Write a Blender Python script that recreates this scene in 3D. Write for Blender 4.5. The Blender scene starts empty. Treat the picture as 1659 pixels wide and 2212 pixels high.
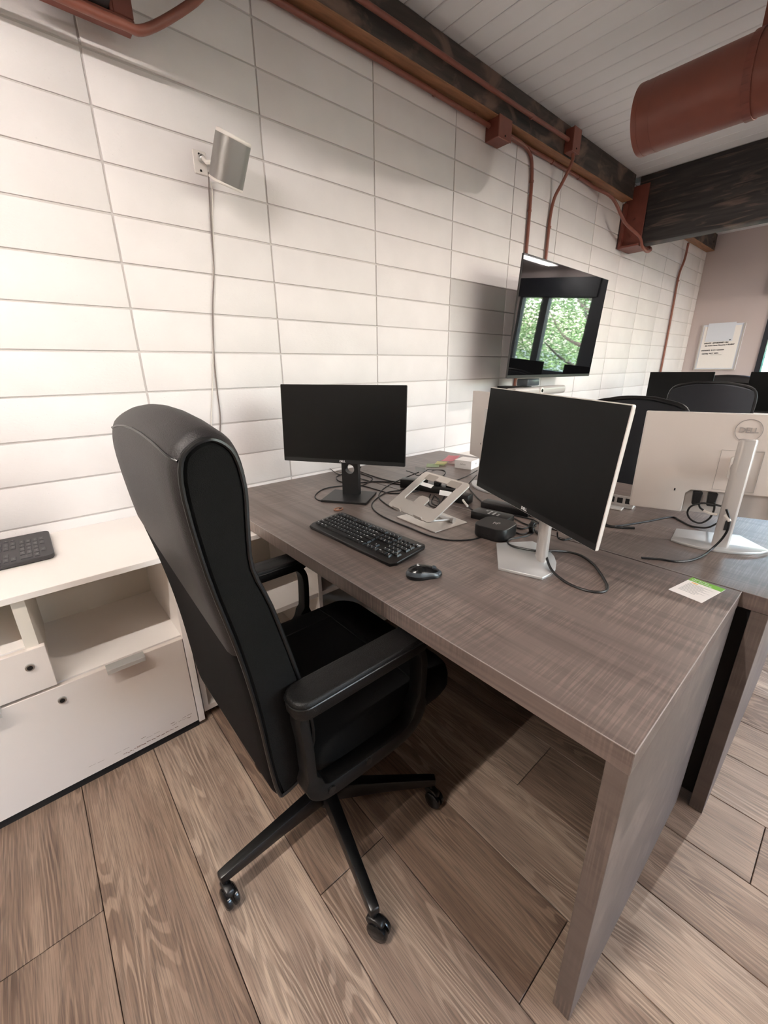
import bpy, bmesh, math, random
from mathutils import Vector, Matrix
random.seed(7)
PI = math.pi
SC = bpy.context.scene
COL = SC.collection

# ------------------------------------------------------------------ camera
F, YAW, PITCH, ROLL = 891.94, .7084, .3339, -.0126
CAM = Vector((-.4081, -1.9404, 1.2946))
_w = Vector((math.sin(YAW)*math.cos(PITCH), math.cos(YAW)*math.cos(PITCH), -math.sin(PITCH)))
_r0 = Vector((math.cos(YAW), -math.sin(YAW), 0)); _u0 = _r0.cross(_w)
_r = _r0*math.cos(ROLL) + _u0*math.sin(ROLL); _u = -_r0*math.sin(ROLL) + _u0*math.cos(ROLL)
cd = bpy.data.cameras.new('camera'); cam = bpy.data.objects.new('camera', cd); COL.objects.link(cam)
cd.sensor_fit = 'HORIZONTAL'; cd.sensor_width = 36; cd.lens = 36*F/1659; cd.clip_start = .02
M = Matrix((_r, _u, -_w)).transposed().to_4x4(); M.translation = CAM
cam.matrix_world = M; SC.camera = cam

def at(x, y, axis, v):
    """world point seen at photo pixel (x, y) on the plane axis = v (used to read real positions off the photo)"""
    d = _r*(x-829.5)/F - _u*(y-1106)/F + _w
    return CAM + d*((v-CAM[axis])/d[axis])

# ------------------------------------------------------------------ world, sun, exposure
SC.view_settings.view_transform = 'Standard'; SC.view_settings.look = 'None'
SC.view_settings.exposure = 1.58; SC.view_settings.gamma = 1; SC.view_settings.use_curve_mapping = False
wd = bpy.data.worlds.new('sky'); SC.world = wd; wd.use_nodes = True
nt = wd.node_tree; bg = nt.nodes['Background']
sky = nt.nodes.new('ShaderNodeTexSky'); sky.sky_type = 'NISHITA'; sky.sun_disc = False
sky.sun_elevation = math.radians(48); sky.sun_rotation = math.radians(270); sky.air_density = 1.2; sky.dust_density = 2.0
nt.links.new(sky.outputs[0], bg.inputs[0]); bg.inputs[1].default_value = 1.6
sd = bpy.data.lights.new('sun', 'SUN'); sd.energy = 1.6; sd.angle = .01; sd.color = (1, .96, .9)
so = bpy.data.objects.new('sun', sd); COL.objects.link(so); so.rotation_euler = Vector((.62, .25, -.74)).to_track_quat('-Z', 'Y').to_euler()
SC.cycles.max_bounces = 9; SC.cycles.diffuse_bounces = 5; SC.cycles.sample_clamp_indirect = 6
for (y0, y1) in ((-1.75, -.84), (-3.25, -2.0), (-6.2, -4.2)):
    pl = bpy.data.lights.new('window_portal', 'AREA'); pl.shape = 'RECTANGLE'; pl.size = 1.25; pl.size_y = y1-y0
    pl.cycles.is_portal = True
    po = bpy.data.objects.new('window_portal', pl); COL.objects.link(po); po.location = (7.03, (y0+y1)/2, 1.5)
    po.rotation_euler = (0, math.radians(90), 0)
pl = bpy.data.lights.new('window_portal', 'AREA'); pl.shape = 'RECTANGLE'; pl.size = 4.9; pl.size_y = 1.5; pl.cycles.is_portal = True
po = bpy.data.objects.new('window_portal', pl); COL.objects.link(po); po.location = (3.5, -7.12, 1.6); po.rotation_euler = (math.radians(90), 0, 0)
LINE_W = 16.5      # emission strength of the linear tubes
LINES = [(-1.55, -1.42, 2.44, 1.9, 1.0, 'long linear pendant lamp over the left cabinet side, out of frame'), (5.95, -2.62, 2.50, 1.2, .9, 'linear pendant lamp near the far windows, seen in the hanging screen'),
         (1.15, -4.6, 2.44, 1.9, 1.0, 'added linear fill lamp behind the camera'), (3.35, -5.6, 2.44, 1.4, 1.0, 'added linear fill lamp over the aisle to the right, out of frame')]  # both lamps in this row are added to fill the room with light
SPOT = (3.12, -2.10, 2.43, 42)

# ------------------------------------------------------------------ materials
def rgb(r, g, b):
    f = lambda c: ((c/255+.055)/1.055)**2.4 if c > 10 else c/255/12.92
    return (f(r), f(g), f(b), 1)
MATS = {}
def mat(name, col, rough=.5, metal=0., bump=0., bscale=200., var=0., vscale=20., spec=.5, coat=0., stretch=None, emit=0):
    m = bpy.data.materials.new(name); m.use_nodes = True; MATS[name] = m
    n = m.node_tree.nodes; l = m.node_tree.links; p = n['Principled BSDF']
    p.inputs['Base Color'].default_value = col; p.inputs['Roughness'].default_value = rough; p.inputs['Metallic'].default_value = metal
    p.inputs['Specular IOR Level'].default_value = spec; p.inputs['Coat Weight'].default_value = coat
    if emit:
        p.inputs['Emission Color'].default_value = col; p.inputs['Emission Strength'].default_value = emit
    if bump or var:
        tc = n.new('ShaderNodeTexCoord'); mp = n.new('ShaderNodeMapping'); l.new(tc.outputs['Object'], mp.inputs[0])
        if stretch: mp.inputs['Scale'].default_value = stretch
        if bump:
            t = n.new('ShaderNodeTexNoise'); t.inputs['Scale'].default_value = bscale; t.inputs['Detail'].default_value = 3
            l.new(mp.outputs[0], t.inputs['Vector'])
            b = n.new('ShaderNodeBump'); b.inputs['Strength'].default_value = bump; b.inputs['Distance'].default_value = .002
            l.new(t.outputs[0], b.inputs['Height']); l.new(b.outputs[0], p.inputs['Normal'])
        if var:
            t = n.new('ShaderNodeTexNoise'); t.inputs['Scale'].default_value = vscale; t.inputs['Detail'].default_value = 5
            l.new(mp.outputs[0], t.inputs['Vector'])
            r = n.new('ShaderNodeValToRGB'); r.color_ramp.elements[0].position = .3; r.color_ramp.elements[1].position = .7
            c = Vector(col[:3]); r.color_ramp.elements[0].color = (*(c*(1-var)), 1); r.color_ramp.elements[1].color = (*(c*(1+var)), 1)
            l.new(t.outputs[0], r.inputs[0]); l.new(r.outputs[0], p.inputs['Base Color'])
    return m

class G:
    """tiny node graph helper"""
    def __init__(s, name):
        s.m = bpy.data.materials.new(name); s.m.use_nodes = True; MATS[name] = s.m
        s.n = s.m.node_tree.nodes; s.l = s.m.node_tree.links; s.p = s.n['Principled BSDF']
        s.tc = s.n.new('ShaderNodeTexCoord')
    def new(s, t, ins={}, **kw):
        k = s.n.new('ShaderNode'+t)
        for a, b in kw.items(): setattr(k, a, b)
        for a, b in ins.items():
            if hasattr(b, 'links'): s.l.new(b, k.inputs[a])
            else: k.inputs[a].default_value = b
        return k
    def math(s, op, a, b=0.):
        return s.new('Math', {0: a, 1: b}, operation=op).outputs[0]
    def mapping(s, vec, scale=(1, 1, 1), loc=(0, 0, 0)):
        return s.new('Mapping', {0: vec, 'Scale': scale, 'Location': loc}).outputs[0]
    def noise(s, vec, scale, detail=3, dist=0., rough=.5):
        return s.new('TexNoise', {'Vector': vec, 'Scale': scale, 'Detail': detail, 'Distortion': dist, 'Roughness': rough}).outputs[0]
    def ramp(s, fac, stops):
        r = s.new('ValToRGB', {0: fac}); e = r.color_ramp.elements
        while len(e) < len(stops): e.new(.5)
        for k, (p, c) in zip(e, stops): k.position = p; k.color = c
        return r.outputs[0]
    def mix(s, fac, a, b, mode='MIX'):
        k = s.new('Mix', {}, data_type='RGBA', blend_type=mode)
        for i, v in ((0, fac), (6, a), (7, b)):
            if hasattr(v, 'links'): s.l.new(v, k.inputs[i])
            else: k.inputs[i].default_value = v
        return k.outputs[2]

# floor plank: grain runs along local Y, tone differs plank by plank
g = G('plank_wood'); oi = g.new('ObjectInfo'); rnd = oi.outputs['Random']
off = g.new('CombineXYZ', {0: g.math('MULTIPLY', rnd, 37.), 1: g.math('MULTIPLY', rnd, 91.), 2: g.math('MULTIPLY', rnd, 13.)}).outputs[0]
v = g.new('VectorMath', {0: g.tc.outputs['Object'], 1: off}, operation='ADD').outputs[0]
broad = g.noise(g.mapping(v, (11, .9, 1)), 1.3, 4, .25)
rings = g.math('SINE', g.math('ADD', g.math('MULTIPLY', g.noise(g.mapping(v, (7.5, .85, 1)), 1.0, 2., .22), 165.), g.math('MULTIPLY', g.noise(g.mapping(v, (60, 9, 1)), 1.0, 2), 3.)))
rings = g.ramp(rings, [(.0, (.0, .0, .0, 1)), (.6, (1, 1, 1, 1))])
fine = g.noise(g.mapping(v, (380, 9, 1)), 1.0, 3, 0., .6)
blot = g.noise(g.mapping(v, (9, 2.2, 1)), 1.2, 4, .6)
base = g.ramp(broad, [(.25, rgb(122, 106, 96)), (.5, rgb(168, 151, 138)), (.75, rgb(204, 188, 172))])
c = g.mix(g.math('MULTIPLY', g.ramp(blot, [(.40, (0, 0, 0, 1)), (.66, (1, 1, 1, 1))]), .62), base, g.mix(rings, rgb(116, 99, 88), rgb(192, 176, 161)))
c = g.mix(.42, c, g.ramp(fine, [(.36, rgb(78, 66, 60)), (.56, rgb(206, 194, 184))]), 'OVERLAY')
tone = g.ramp(rnd, [(0, rgb(196, 187, 181)), (.35, rgb(220, 213, 207)), (.7, rgb(242, 240, 238)), (1, rgb(255, 255, 255))])
c = g.mix(1., c, tone, 'MULTIPLY')
g.l.new(c, g.p.inputs['Base Color']); g.p.inputs['Roughness'].default_value = .42; g.p.inputs['Specular IOR Level'].default_value = .4
bp = g.new('Bump', {'Height': fine, 'Strength': .12, 'Distance': .001}); g.l.new(bp.outputs[0], g.p.inputs['Normal'])

# desk laminate: grain along world Y, fine saw marks across it
def laminate(name, ca, cb, cc, rough):
    g = G(name); v = g.tc.outputs['Object']
    streak = g.noise(g.mapping(v, (30, 1.1, 30)), 1.0, 5, .4, .62)
    broad = g.noise(g.mapping(v, (5, .8, 5)), 1.0, 3, .5)
    saw = g.noise(g.mapping(v, (9, 260, 9)), 1.0, 1, .0, .5)
    thread = g.noise(g.mapping(v, (260, 12, 260)), 1.0, 3, .1, .6)
    sawmask = g.ramp(g.noise(g.mapping(v, (7, 2.0, 7)), 1.0, 3, .5), [(.38, (0, 0, 0, 1)), (.62, (1, 1, 1, 1))])
    c = g.mix(broad, ca, cb)
    c = g.mix(g.math('MULTIPLY', g.ramp(streak, [(.42, (0, 0, 0, 1)), (.66, (1, 1, 1, 1))]), .65), c, cc)
    s = g.ramp(saw, [(.44, (.34, .34, .34, 1)), (.52, (.5, .5, .5, 1)), (.58, (.95, .93, .90, 1))])
    c = g.mix(g.math('MULTIPLY', sawmask, .40), c, s, 'OVERLAY')
    c = g.mix(.03, c, g.ramp(thread, [(.35, (.2, .2, .2, 1)), (.65, (.8, .8, .8, 1))]), 'OVERLAY')
    g.l.new(c, g.p.inputs['Base Color']); g.p.inputs['Roughness'].default_value = rough
    bp = g.new('Bump', {'Height': saw, 'Strength': .10, 'Distance': .0006}); g.l.new(bp.outputs[0], g.p.inputs['Normal'])
    return g.m
laminate('desk_wood', rgb(104, 91, 86), rgb(128, 114, 107), rgb(80, 68, 64), .34)
laminate('desk_edge', rgb(100, 89, 84), rgb(110, 98, 92), rgb(90, 79, 74), .42)

# painted block with fine pits
g = G('block_paint'); v = g.tc.outputs['Object']; oi = g.new('ObjectInfo'); rnd = oi.outputs['Random']
v2 = g.new('VectorMath', {0: v, 1: g.new('CombineXYZ', {0: g.math('MULTIPLY', rnd, 31.), 2: g.math('MULTIPLY', rnd, 17.)}).outputs[0]}, operation='ADD').outputs[0]
h = g.noise(g.mapping(v2, (60, 60, 150)), 1, 4, .2); pits = g.new('TexVoronoi', {'Vector': g.mapping(v2, (38, 38, 70)), 'Scale': 1.}).outputs[0]
pm = g.ramp(pits, [(.02, (0, 0, 0, 1)), (.10, (1, 1, 1, 1))])
hh = g.math('ADD', g.math('MULTIPLY', h, .5), g.math('MULTIPLY', pm, .5))
bp = g.new('Bump', {'Height': hh, 'Strength': .55, 'Distance': .0018}); g.l.new(bp.outputs[0], g.p.inputs['Normal'])
c = g.ramp(g.noise(v2, 5, 3), [(.3, rgb(222, 217, 216)), (.7, rgb(229, 224, 223))])
g.l.new(c, g.p.inputs['Base Color']); g.p.inputs['Roughness'].default_value = .55; g.p.inputs['Specular IOR Level'].default_value = .3

# dark stained timber
g = G('dark_timber'); v = g.tc.outputs['Object']
a = g.noise(g.mapping(v, (1.6, 1.6, 14)), 1.6, 5, .8); b = g.noise(g.mapping(v, (3, 3, 5)), 1.5, 4, .8)
c = g.mix(g.ramp(b, [(.50, (0, 0, 0, 1)), (.64, (1, 1, 1, 1))]), g.ramp(a, [(.3, rgb(38, 34, 33)), (.7, rgb(78, 68, 62))]), rgb(116, 94, 82))
g.l.new(c, g.p.inputs['Base Color']); g.p.inputs['Roughness'].default_value = .6
g = G('girder_timber'); v = g.tc.outputs['Object']
a = g.noise(g.mapping(v, (1.2, 1.2, 16)), 1.6, 6, .9); b = g.noise(g.mapping(v, (2, 2.4, 22)), 1.2, 4, 1.2)
c = g.mix(g.ramp(b, [(.55, (0, 0, 0, 1)), (.78, (1, 1, 1, 1))]), g.ramp(a, [(.3, rgb(28, 27, 28)), (.7, rgb(60, 55, 54))]), rgb(110, 92, 82))
g.l.new(c, g.p.inputs['Base Color']); g.p.inputs['Roughness'].default_value = .6
mat('warm_lit_wood', rgb(150, 106, 74), .55, var=.25, vscale=6, stretch=(1, 8, 8))  # orange tone carries the warm light on the beam's underside
mat('mortar', rgb(200, 194, 192), .8, bump=.3, bscale=120)
mat('ceiling_paint', rgb(230, 231, 233), .7, bump=.2, bscale=60, var=.04, vscale=4, stretch=(1, .2, 1))
mat('ceiling_groove', rgb(150, 146, 142), .9)
mat('pink_paint', rgb(200, 186, 184), .7, bump=.15, bscale=150)
mat('plain_wall', rgb(205, 196, 188), .7)
mat('subfloor', rgb(60, 44, 34), .9)
mat('cabinet_white', rgb(243, 236, 230), .38, bump=.05, bscale=300)
mat('cabinet_front', rgb(226, 215, 207), .42, bump=.08, bscale=350)
mat('cabinet_inside', rgb(222, 214, 202), .5)
mat('black_gap', rgb(18, 14, 13), .8)
mat('scuff', rgb(130, 100, 84), .8)
mat('steel', rgb(190, 190, 188), .28, 1.)
mat('handle_metal', rgb(196, 194, 190), .36, .35)
mat('brass', rgb(150, 130, 105), .35, 1.)
mat('oxide_red', rgb(118, 62, 50), .5, bump=.2, bscale=90, var=.12, vscale=14)
mat('oxide_duct', rgb(124, 68, 54), .42, bump=.1, bscale=90, var=.06, vscale=8)
mat('conduit_red', rgb(132, 78, 64), .4, var=.08, vscale=20)
mat('leather', rgb(10, 9, 9), .46, bump=.5, bscale=420, spec=.3, var=.10, vscale=9)
mat('leather_worn', rgb(30, 27, 28), .48, spec=.35, bump=.4, bscale=420, var=.10, vscale=7)
mat('chair_fabric', rgb(8, 8, 8), .85, spec=.2, bump=.4, bscale=700)
mat('chair_fabric_brown', rgb(10, 8, 9), .8, spec=.12, bump=.4, bscale=600)
mat('piping', rgb(11, 11, 11), .35)
mat('black_plastic', rgb(13, 12, 13), .38)
mat('black_gloss', rgb(14, 14, 15), .18)
mat('chair_frame', rgb(9, 8, 8), .5, spec=.3, bump=.1, bscale=300)
mat('chair_base', rgb(6, 6, 7), .34)
mat('screen', rgb(9, 9, 9), .36, spec=.18, bump=.02, bscale=900)
mat('bezel', rgb(24, 24, 24), .5, spec=.3)
mat('tv_glass', rgb(6, 6, 8), .015, spec=1.0, coat=1.)
mat('tv_frame', rgb(50, 48, 48), .35)
mat('white_plastic', rgb(224, 218, 212), .42)
mat('monitor_back', rgb(214, 204, 197), .45, bump=.06, bscale=700)
mat('silver', rgb(208, 208, 208), .38, .5)
mat('silver_paint', rgb(196, 190, 186), .38, .35)
mat('alu', rgb(222, 216, 210), .38, .5)
mat('rubber_pad', rgb(170, 162, 154), .75)
mat('dark_stand', rgb(13, 12, 13), .4)
mat('cable', rgb(13, 12, 13), .42)
mat('cable_grey', rgb(120, 108, 104), .6)
mat('cable_white', rgb(222, 215, 208), .6)
mat('key_black', rgb(13, 12, 13), .42)
mat('kb_body', rgb(13, 12, 13), .36)
mat('kb_grey', rgb(52, 50, 52), .5)
mat('key_grey', rgb(70, 68, 70), .5)
mat('print_white', rgb(235, 235, 235), .6)
mat('print_grey', rgb(168, 166, 164), .6)
mat('print_dark', rgb(36, 34, 42), .7)
mat('logo_grey', rgb(160, 152, 148), .5)
mat('mouse_black', rgb(14, 14, 15), .25)
mat('mouse_grey', rgb(66, 71, 76), .3)
mat('paper_white', rgb(244, 238, 234), .7)
mat('paper_blue', rgb(222, 226, 236), .6)
mat('card_green', rgb(122, 186, 62), .5)
mat('orange_print', rgb(240, 190, 120), .6)
mat('note_pink', rgb(252, 180, 188), .7)
mat('note_green', rgb(214, 230, 196), .7)
mat('note_yellow', rgb(240, 236, 184), .7)
mat('copper', rgb(150, 104, 82), .4, .3)
mat('speaker_grille', rgb(150, 147, 144), .36, .75, bump=.3, bscale=900)
mat('frame_dark', rgb(34, 36, 44), .45)
mat('teal', rgb(40, 190, 160), .6)
mat('grass', rgb(104, 110, 92), .9, var=.3, vscale=8)
mat('bark', rgb(84, 72, 62), .9, bump=.5, bscale=20)
mat('leaf', rgb(112, 142, 88), .6, var=.35, vscale=1.5)
mat('lamp_white', rgb(226, 222, 216), .5)
mat('navy_mesh', rgb(26, 27, 34), .7, bump=.4, bscale=500)
mat('bulb', (1, .93, .85, 1), .5, emit=14)
m = mat('glass', (1, 1, 1, 1), 0.); m.node_tree.nodes['Principled BSDF'].inputs['Transmission Weight'].default_value = 1
gn = m.node_tree; gl = gn.nodes.new('ShaderNodeBsdfGlossy'); gl.inputs['Roughness'].default_value = 0
tr = gn.nodes.new('ShaderNodeBsdfTransparent'); fr = gn.nodes.new('ShaderNodeFresnel'); mx = gn.nodes.new('ShaderNodeMixShader')
gn.links.new(fr.outputs[0], mx.inputs[0]); gn.links.new(tr.outputs[0], mx.inputs[1]); gn.links.new(gl.outputs[0], mx.inputs[2])
gn.links.new(mx.outputs[0], gn.nodes['Material Output'].inputs[0])

# ------------------------------------------------------------------ mesh helpers
class MB:
    def __init__(s, xf=None): s.bm = bmesh.new(); s.xf = xf
    def _add(s, vs, fs, smooth=False):
        if s.xf is not None: vs = [s.xf @ Vector(v) for v in vs]
        b = [s.bm.verts.new(v) for v in vs]
        for f in fs:
            try: q = s.bm.faces.new([b[i] for i in f]); q.smooth = smooth
            except ValueError: pass
        return s
    def box(s, a, b, mtx=None):
        (x0, y0, z0), (x1, y1, z1) = [min(p, q) for p, q in zip(a, b)], [max(p, q) for p, q in zip(a, b)]
        vs = [(x0, y0, z0), (x1, y0, z0), (x1, y1, z0), (x0, y1, z0), (x0, y0, z1), (x1, y0, z1), (x1, y1, z1), (x0, y1, z1)]
        if mtx is not None: vs = [mtx @ Vector(v) for v in vs]
        return s._add(vs, [(0, 3, 2, 1), (4, 5, 6, 7), (0, 1, 5, 4), (1, 2, 6, 5), (2, 3, 7, 6), (3, 0, 4, 7)])
    def hexa(s, vs): return s._add(vs, [(0, 3, 2, 1), (4, 5, 6, 7), (0, 1, 5, 4), (1, 2, 6, 5), (2, 3, 7, 6), (3, 0, 4, 7)])
    def prism(s, poly, o, ax, ay, az, d, smooth=False):
        """poly (u,v) swept by d along az, in frame o, ax, ay, az"""
        o, ax, ay, az = Vector(o), Vector(ax), Vector(ay), Vector(az); n = len(poly)
        vs = [o+ax*u+ay*v for u, v in poly] + [o+ax*u+ay*v+az*d for u, v in poly]
        s._add(vs, [tuple(range(n))[::-1], tuple(range(n, 2*n))] + [(i, (i+1) % n, (i+1) % n+n, i+n) for i in range(n)])
        if smooth:
            for f in s.bm.faces:
                if len(f.verts) == 4: f.smooth = True
        return s
    def quad(s, *vs): return s._add(vs, [tuple(range(len(vs)))])
    def tube(s, pts, r, n=8, closed=False, caps=True, radii=None):
        pts = [Vector(p) for p in pts]; m_ = len(pts); vs = []; up = None
        for i, p in enumerate(pts):
            a = pts[(i-1) % m_] if (closed or i) else p; b = pts[(i+1) % m_] if (closed or i < m_-1) else p
            t = (b-a)
            t = t.normalized() if t.length > 1e-9 else Vector((0, 0, 1))
            if up is None: up = t.orthogonal().normalized()
            up = (up - t*up.dot(t)); up = up.normalized() if up.length > 1e-6 else t.orthogonal().normalized()
            q = t.cross(up); rr = radii[i] if radii else r
            vs += [p + (up*math.cos(2*PI*k/n)+q*math.sin(2*PI*k/n))*rr for k in range(n)]
        fs = []
        for i in range(m_ if closed else m_-1):
            j = (i+1) % m_
            fs += [(i*n+k, i*n+(k+1) % n, j*n+(k+1) % n, j*n+k) for k in range(n)]
        s._add(vs, fs, True)
        if caps and not closed:
            s._add(vs[:n], [tuple(range(n))[::-1]]); s._add(vs[-n:], [tuple(range(n))])
        return s
    def cyl(s, a, b, r, r2=None, n=20):
        return s.tube([a, b], r, n, radii=[r, r if r2 is None else r2])
    def ball(s, c, r, sc=(1, 1, 1), n=12, m_=8):
        c = Vector(c); vs = []; fs = []
        for i in range(m_+1):
            t = PI*i/m_
            for k in range(n):
                a = 2*PI*k/n; vs.append(c+Vector((math.sin(t)*math.cos(a)*sc[0], math.sin(t)*math.sin(a)*sc[1], math.cos(t)*sc[2]))*r)
        for i in range(m_):
            for k in range(n): fs.append((i*n+k, (i+1)*n+k, (i+1)*n+(k+1) % n, i*n+(k+1) % n))
        s._add(vs, fs, True); bmesh.ops.remove_doubles(s.bm, verts=s.bm.verts, dist=1e-6); return s
    def loft(s, rings, closed=True, smooth=True, caps=True):
        n = len(rings[0]); vs = [p for r in rings for p in r]; fs = []
        for i in range(len(rings)-1):
            for k in range(n if closed else n-1):
                fs.append((i*n+k, i*n+(k+1) % n, (i+1)*n+(k+1) % n, (i+1)*n+k))
        s._add(vs, fs, smooth)
        if caps and closed: s._add(rings[0], [tuple(range(n))[::-1]]); s._add(rings[-1], [tuple(range(n))])
        return s
    def bevel(s, w, seg=2, ang=35):
        bmesh.ops.remove_doubles(s.bm, verts=s.bm.verts, dist=1e-6)
        bmesh.ops.recalc_face_normals(s.bm, faces=s.bm.faces)
        es = [e for e in s.bm.edges if len(e.link_faces) == 2 and e.calc_face_angle(0) > math.radians(ang)]
        res = bmesh.ops.bevel(s.bm, geom=es, offset=w, segments=seg, profile=.5, affect='EDGES', clamp_overlap=True)
        if seg > 1:
            for f in res['faces']: f.smooth = True
        return s
    def mesh(s, name):
        bmesh.ops.recalc_face_normals(s.bm, faces=s.bm.faces)
        me = bpy.data.meshes.new(name); s.bm.to_mesh(me); s.bm.free()
        if any(p.use_smooth for p in me.polygons):
            try: me.set_sharp_from_angle(angle=math.radians(42))
            except Exception: pass
        return me
    def build(s, name, m, parent=None, sub=0):
        me = s.mesh(name); o = bpy.data.objects.new(name, me); COL.objects.link(o)
        if m: me.materials.append(MATS[m])
        if parent is not None: o.parent = parent
        return o

def tag(o, label=None, cat=None, group=None, kind=None):
    for k, v_ in (('label', label), ('category', cat), ('group', group), ('kind', kind)):
        if v_: o[k] = v_
    return o
def thing(name, loc, label, cat, rz=0., group=None):
    o = bpy.data.objects.new(name, None); COL.objects.link(o); o.location = loc; o.rotation_euler = (0, 0, rz); o.empty_display_size = .05
    return tag(o, label, cat, group)
def off(root): return Matrix.Translation(-Vector(root.location))      # lets parts be given in room coordinates
def kids(o): return [c_ for c_ in bpy.data.objects if c_.parent == o]
def copy_tree(o, parent=None):
    c_ = o.copy(); COL.objects.link(c_); c_.parent = parent
    for k in kids(o):
        if k.name.startswith('.'): continue
        copy_tree(k, c_)
    return c_
def spline(pts, seg=8, closed=False):
    P = [Vector(p) for p in pts]; out = []; n = len(P)
    for i in range(n if closed else n-1):
        if closed: p0, p1, p2, p3 = P[i-1], P[i], P[(i+1) % n], P[(i+2) % n]
        else: p0, p1, p2, p3 = P[max(i-1, 0)], P[i], P[i+1], P[min(i+2, n-1)]
        for k in range(seg):
            t = k/seg; out.append(.5*((2*p1)+(p2-p0)*t+(2*p0-5*p1+4*p2-p3)*t*t+(3*p1-p0-3*p2+p3)*t**3))
    if not closed: out.append(P[-1])
    return out
def rrect(w, h, r, n=5):
    pts = []
    for cx, cy, a0 in ((w/2-r, h/2-r, 0), (-w/2+r, h/2-r, 90), (-w/2+r, -h/2+r, 180), (w/2-r, -h/2+r, 270)):
        for k in range(n+1):
            a = math.radians(a0+90*k/n); pts.append((cx+r*math.cos(a), cy+r*math.sin(a)))
    return pts
def text(name, body, size, m, o, ax, ay, parent=None, bold=0., thick=.0003, align='CENTER', shear=0., space=1.):
    cu = bpy.data.curves.new(name, 'FONT'); cu.body = body; cu.size = size; cu.extrude = thick; cu.align_x = align; cu.align_y = 'CENTER'; cu.shear = shear
    cu.space_character = space; cu.resolution_u = 3; cu.offset = bold
    t = bpy.data.objects.new(name, cu); COL.objects.link(t); dg = bpy.context.evaluated_depsgraph_get()
    me = bpy.data.meshes.new_from_object(t.evaluated_get(dg)); bpy.data.objects.remove(t)
    ax = Vector(ax).normalized(); ay = Vector(ay).normalized(); az = ax.cross(ay)
    mt = Matrix((ax, ay, az)).transposed().to_4x4(); mt.translation = Vector(o)
    me.transform(mt); me.materials.clear(); me.materials.append(MATS[m]); me.name = name
    ob = bpy.data.objects.new(name, me); COL.objects.link(ob)
    if parent is not None: ob.parent = parent
    return ob
def strokes(name, segs, r, m, parent):
    b = MB()
    for s_ in segs: b.tube(s_, r, 5)
    return b.build(name, m, parent)

# ------------------------------------------------------------------ room shell
H = 2.87
floor = tag(MB().box((-3, -7, -.06), (6.9, 0, -.012)).build('floor', 'subfloor'), kind='structure')
PW, PLN = .2168, 1.2
def plank_mesh(ln): return MB().box((-PW/2+.0009, -ln/2+.0009, -.012), (PW/2-.0009, ln/2-.0009, 0)).bevel(.0012, 1).mesh('plank')
pm_full = plank_mesh(PLN); pm_full.materials.append(MATS['plank_wood'])
joints = {-3: -.962, -2: -.36, -1: -.52, 0: -1.30, 1: -.548, 2: -1.0, 3: -.27, 4: -.826}
x0f = -.094
npl = 0
for i in range(-13, 33):
    xc = x0f + (i+.5)*PW
    if xc < -2.95 or xc > 6.9: continue
    j0 = joints.get(i, -((i*.437) % 1.2)); 
    while j0 <= 0: j0 += PLN
    y1 = j0
    while y1 > -7:
        y0 = y1-PLN; a, b = max(y0, -7), min(y1, 0)
        if b-a > .05 and (b > -4.6) and npl < 298:
            if b-a > PLN-.001: me = pm_full
            else: me = plank_mesh(b-a); me.materials.append(MATS['plank_wood'])
            o = bpy.data.objects.new('plank', me); COL.objects.link(o); o.parent = floor; o.location = (xc, (a+b)/2, 0); npl += 1
        y1 = y0
rest = MB()
for i in range(-13, 33):
    xc = x0f+(i+.5)*PW
    if -2.95 < xc < 6.9: rest.box((xc-PW/2+.001, -7, -.012), (xc+PW/2-.001, -4.6, -.0005))
tag(rest.build('far_planks', 'plank_wood', floor), kind='stuff')

BW, BH, Z0 = .6096, .1524, -.003
wb = tag(MB().box((-1.25, .0055, -.06), (6.9, .15, H+.1)).build('wall_back', 'mortar'), kind='structure')
def block_mesh(w, h):
    return MB().box((-w/2+.0035, -.0, -h/2+.0035), (w/2-.0035, .012, h/2-.0035)).bevel(.0022, 2).mesh('block')
bmf = block_mesh(BW, BH); bmf.materials.append(MATS['block_paint']); cut = {}
for i in range(-2, 12):
    for k in range(19):
        xa, xb = i*BW, min((i+1)*BW, 6.895); za, zb = Z0+k*BH, min(Z0+(k+1)*BH, H-.004)
        key = (round(xb-xa, 3), round(zb-za, 3))
        if key == (round(BW, 3), round(BH, 3)): me = bmf
        else:
            if key not in cut: cut[key] = block_mesh(*key); cut[key].materials.append(MATS['block_paint'])
            me = cut[key]
        o = bpy.data.objects.new('block', me); COL.objects.link(o); o.parent = wb
        o.location = ((xa+xb)/2+random.uniform(-.0006, .0006), random.uniform(-.0012, .0004), (za+zb)/2+random.uniform(-.0006, .0006))
        o.rotation_euler = (random.uniform(-.002, .002), random.uniform(-.0008, .0008), random.uniform(-.0012, .0012))
tag(MB().box((-3.1, 0, -.06), (-1.25, .15, H+.1)).build('wall_back_left', 'plain_wall'), kind='structure')
tag(MB().box((-3.1, -7.1, -.06), (-3, .15, H+.1)).build('wall_left', 'plain_wall'), kind='structure')
tag(MB().box((-3.1, -7.1, -.06), (1.0, -7, H+.1)).box((1.0, -7.1, -.06), (6.0, -7, .8)).box((1.0, -7.1, 2.4), (6.0, -7, H+.1)).box((6.0, -7.1, -.06), (7.05, -7, H+.1)).build('wall_front', 'plain_wall'), kind='structure')
w4 = thing('window_4', (3.5, -7.05, .8), None, None); w4['kind'] = 'structure'; xf = off(w4); f = MB(xf)  # unseen window added to bring in cool light from the right
f.box((1, -7.08, .8), (6, -7.02, .86)).box((1, -7.08, 2.34), (6, -7.02, 2.4))
for xx in (1.0, 2.64, 4.3, 5.94): f.box((xx, -7.08, .86), (xx+.06, -7.02, 2.34))
f.build('window_frame', 'frame_dark', w4)
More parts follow.
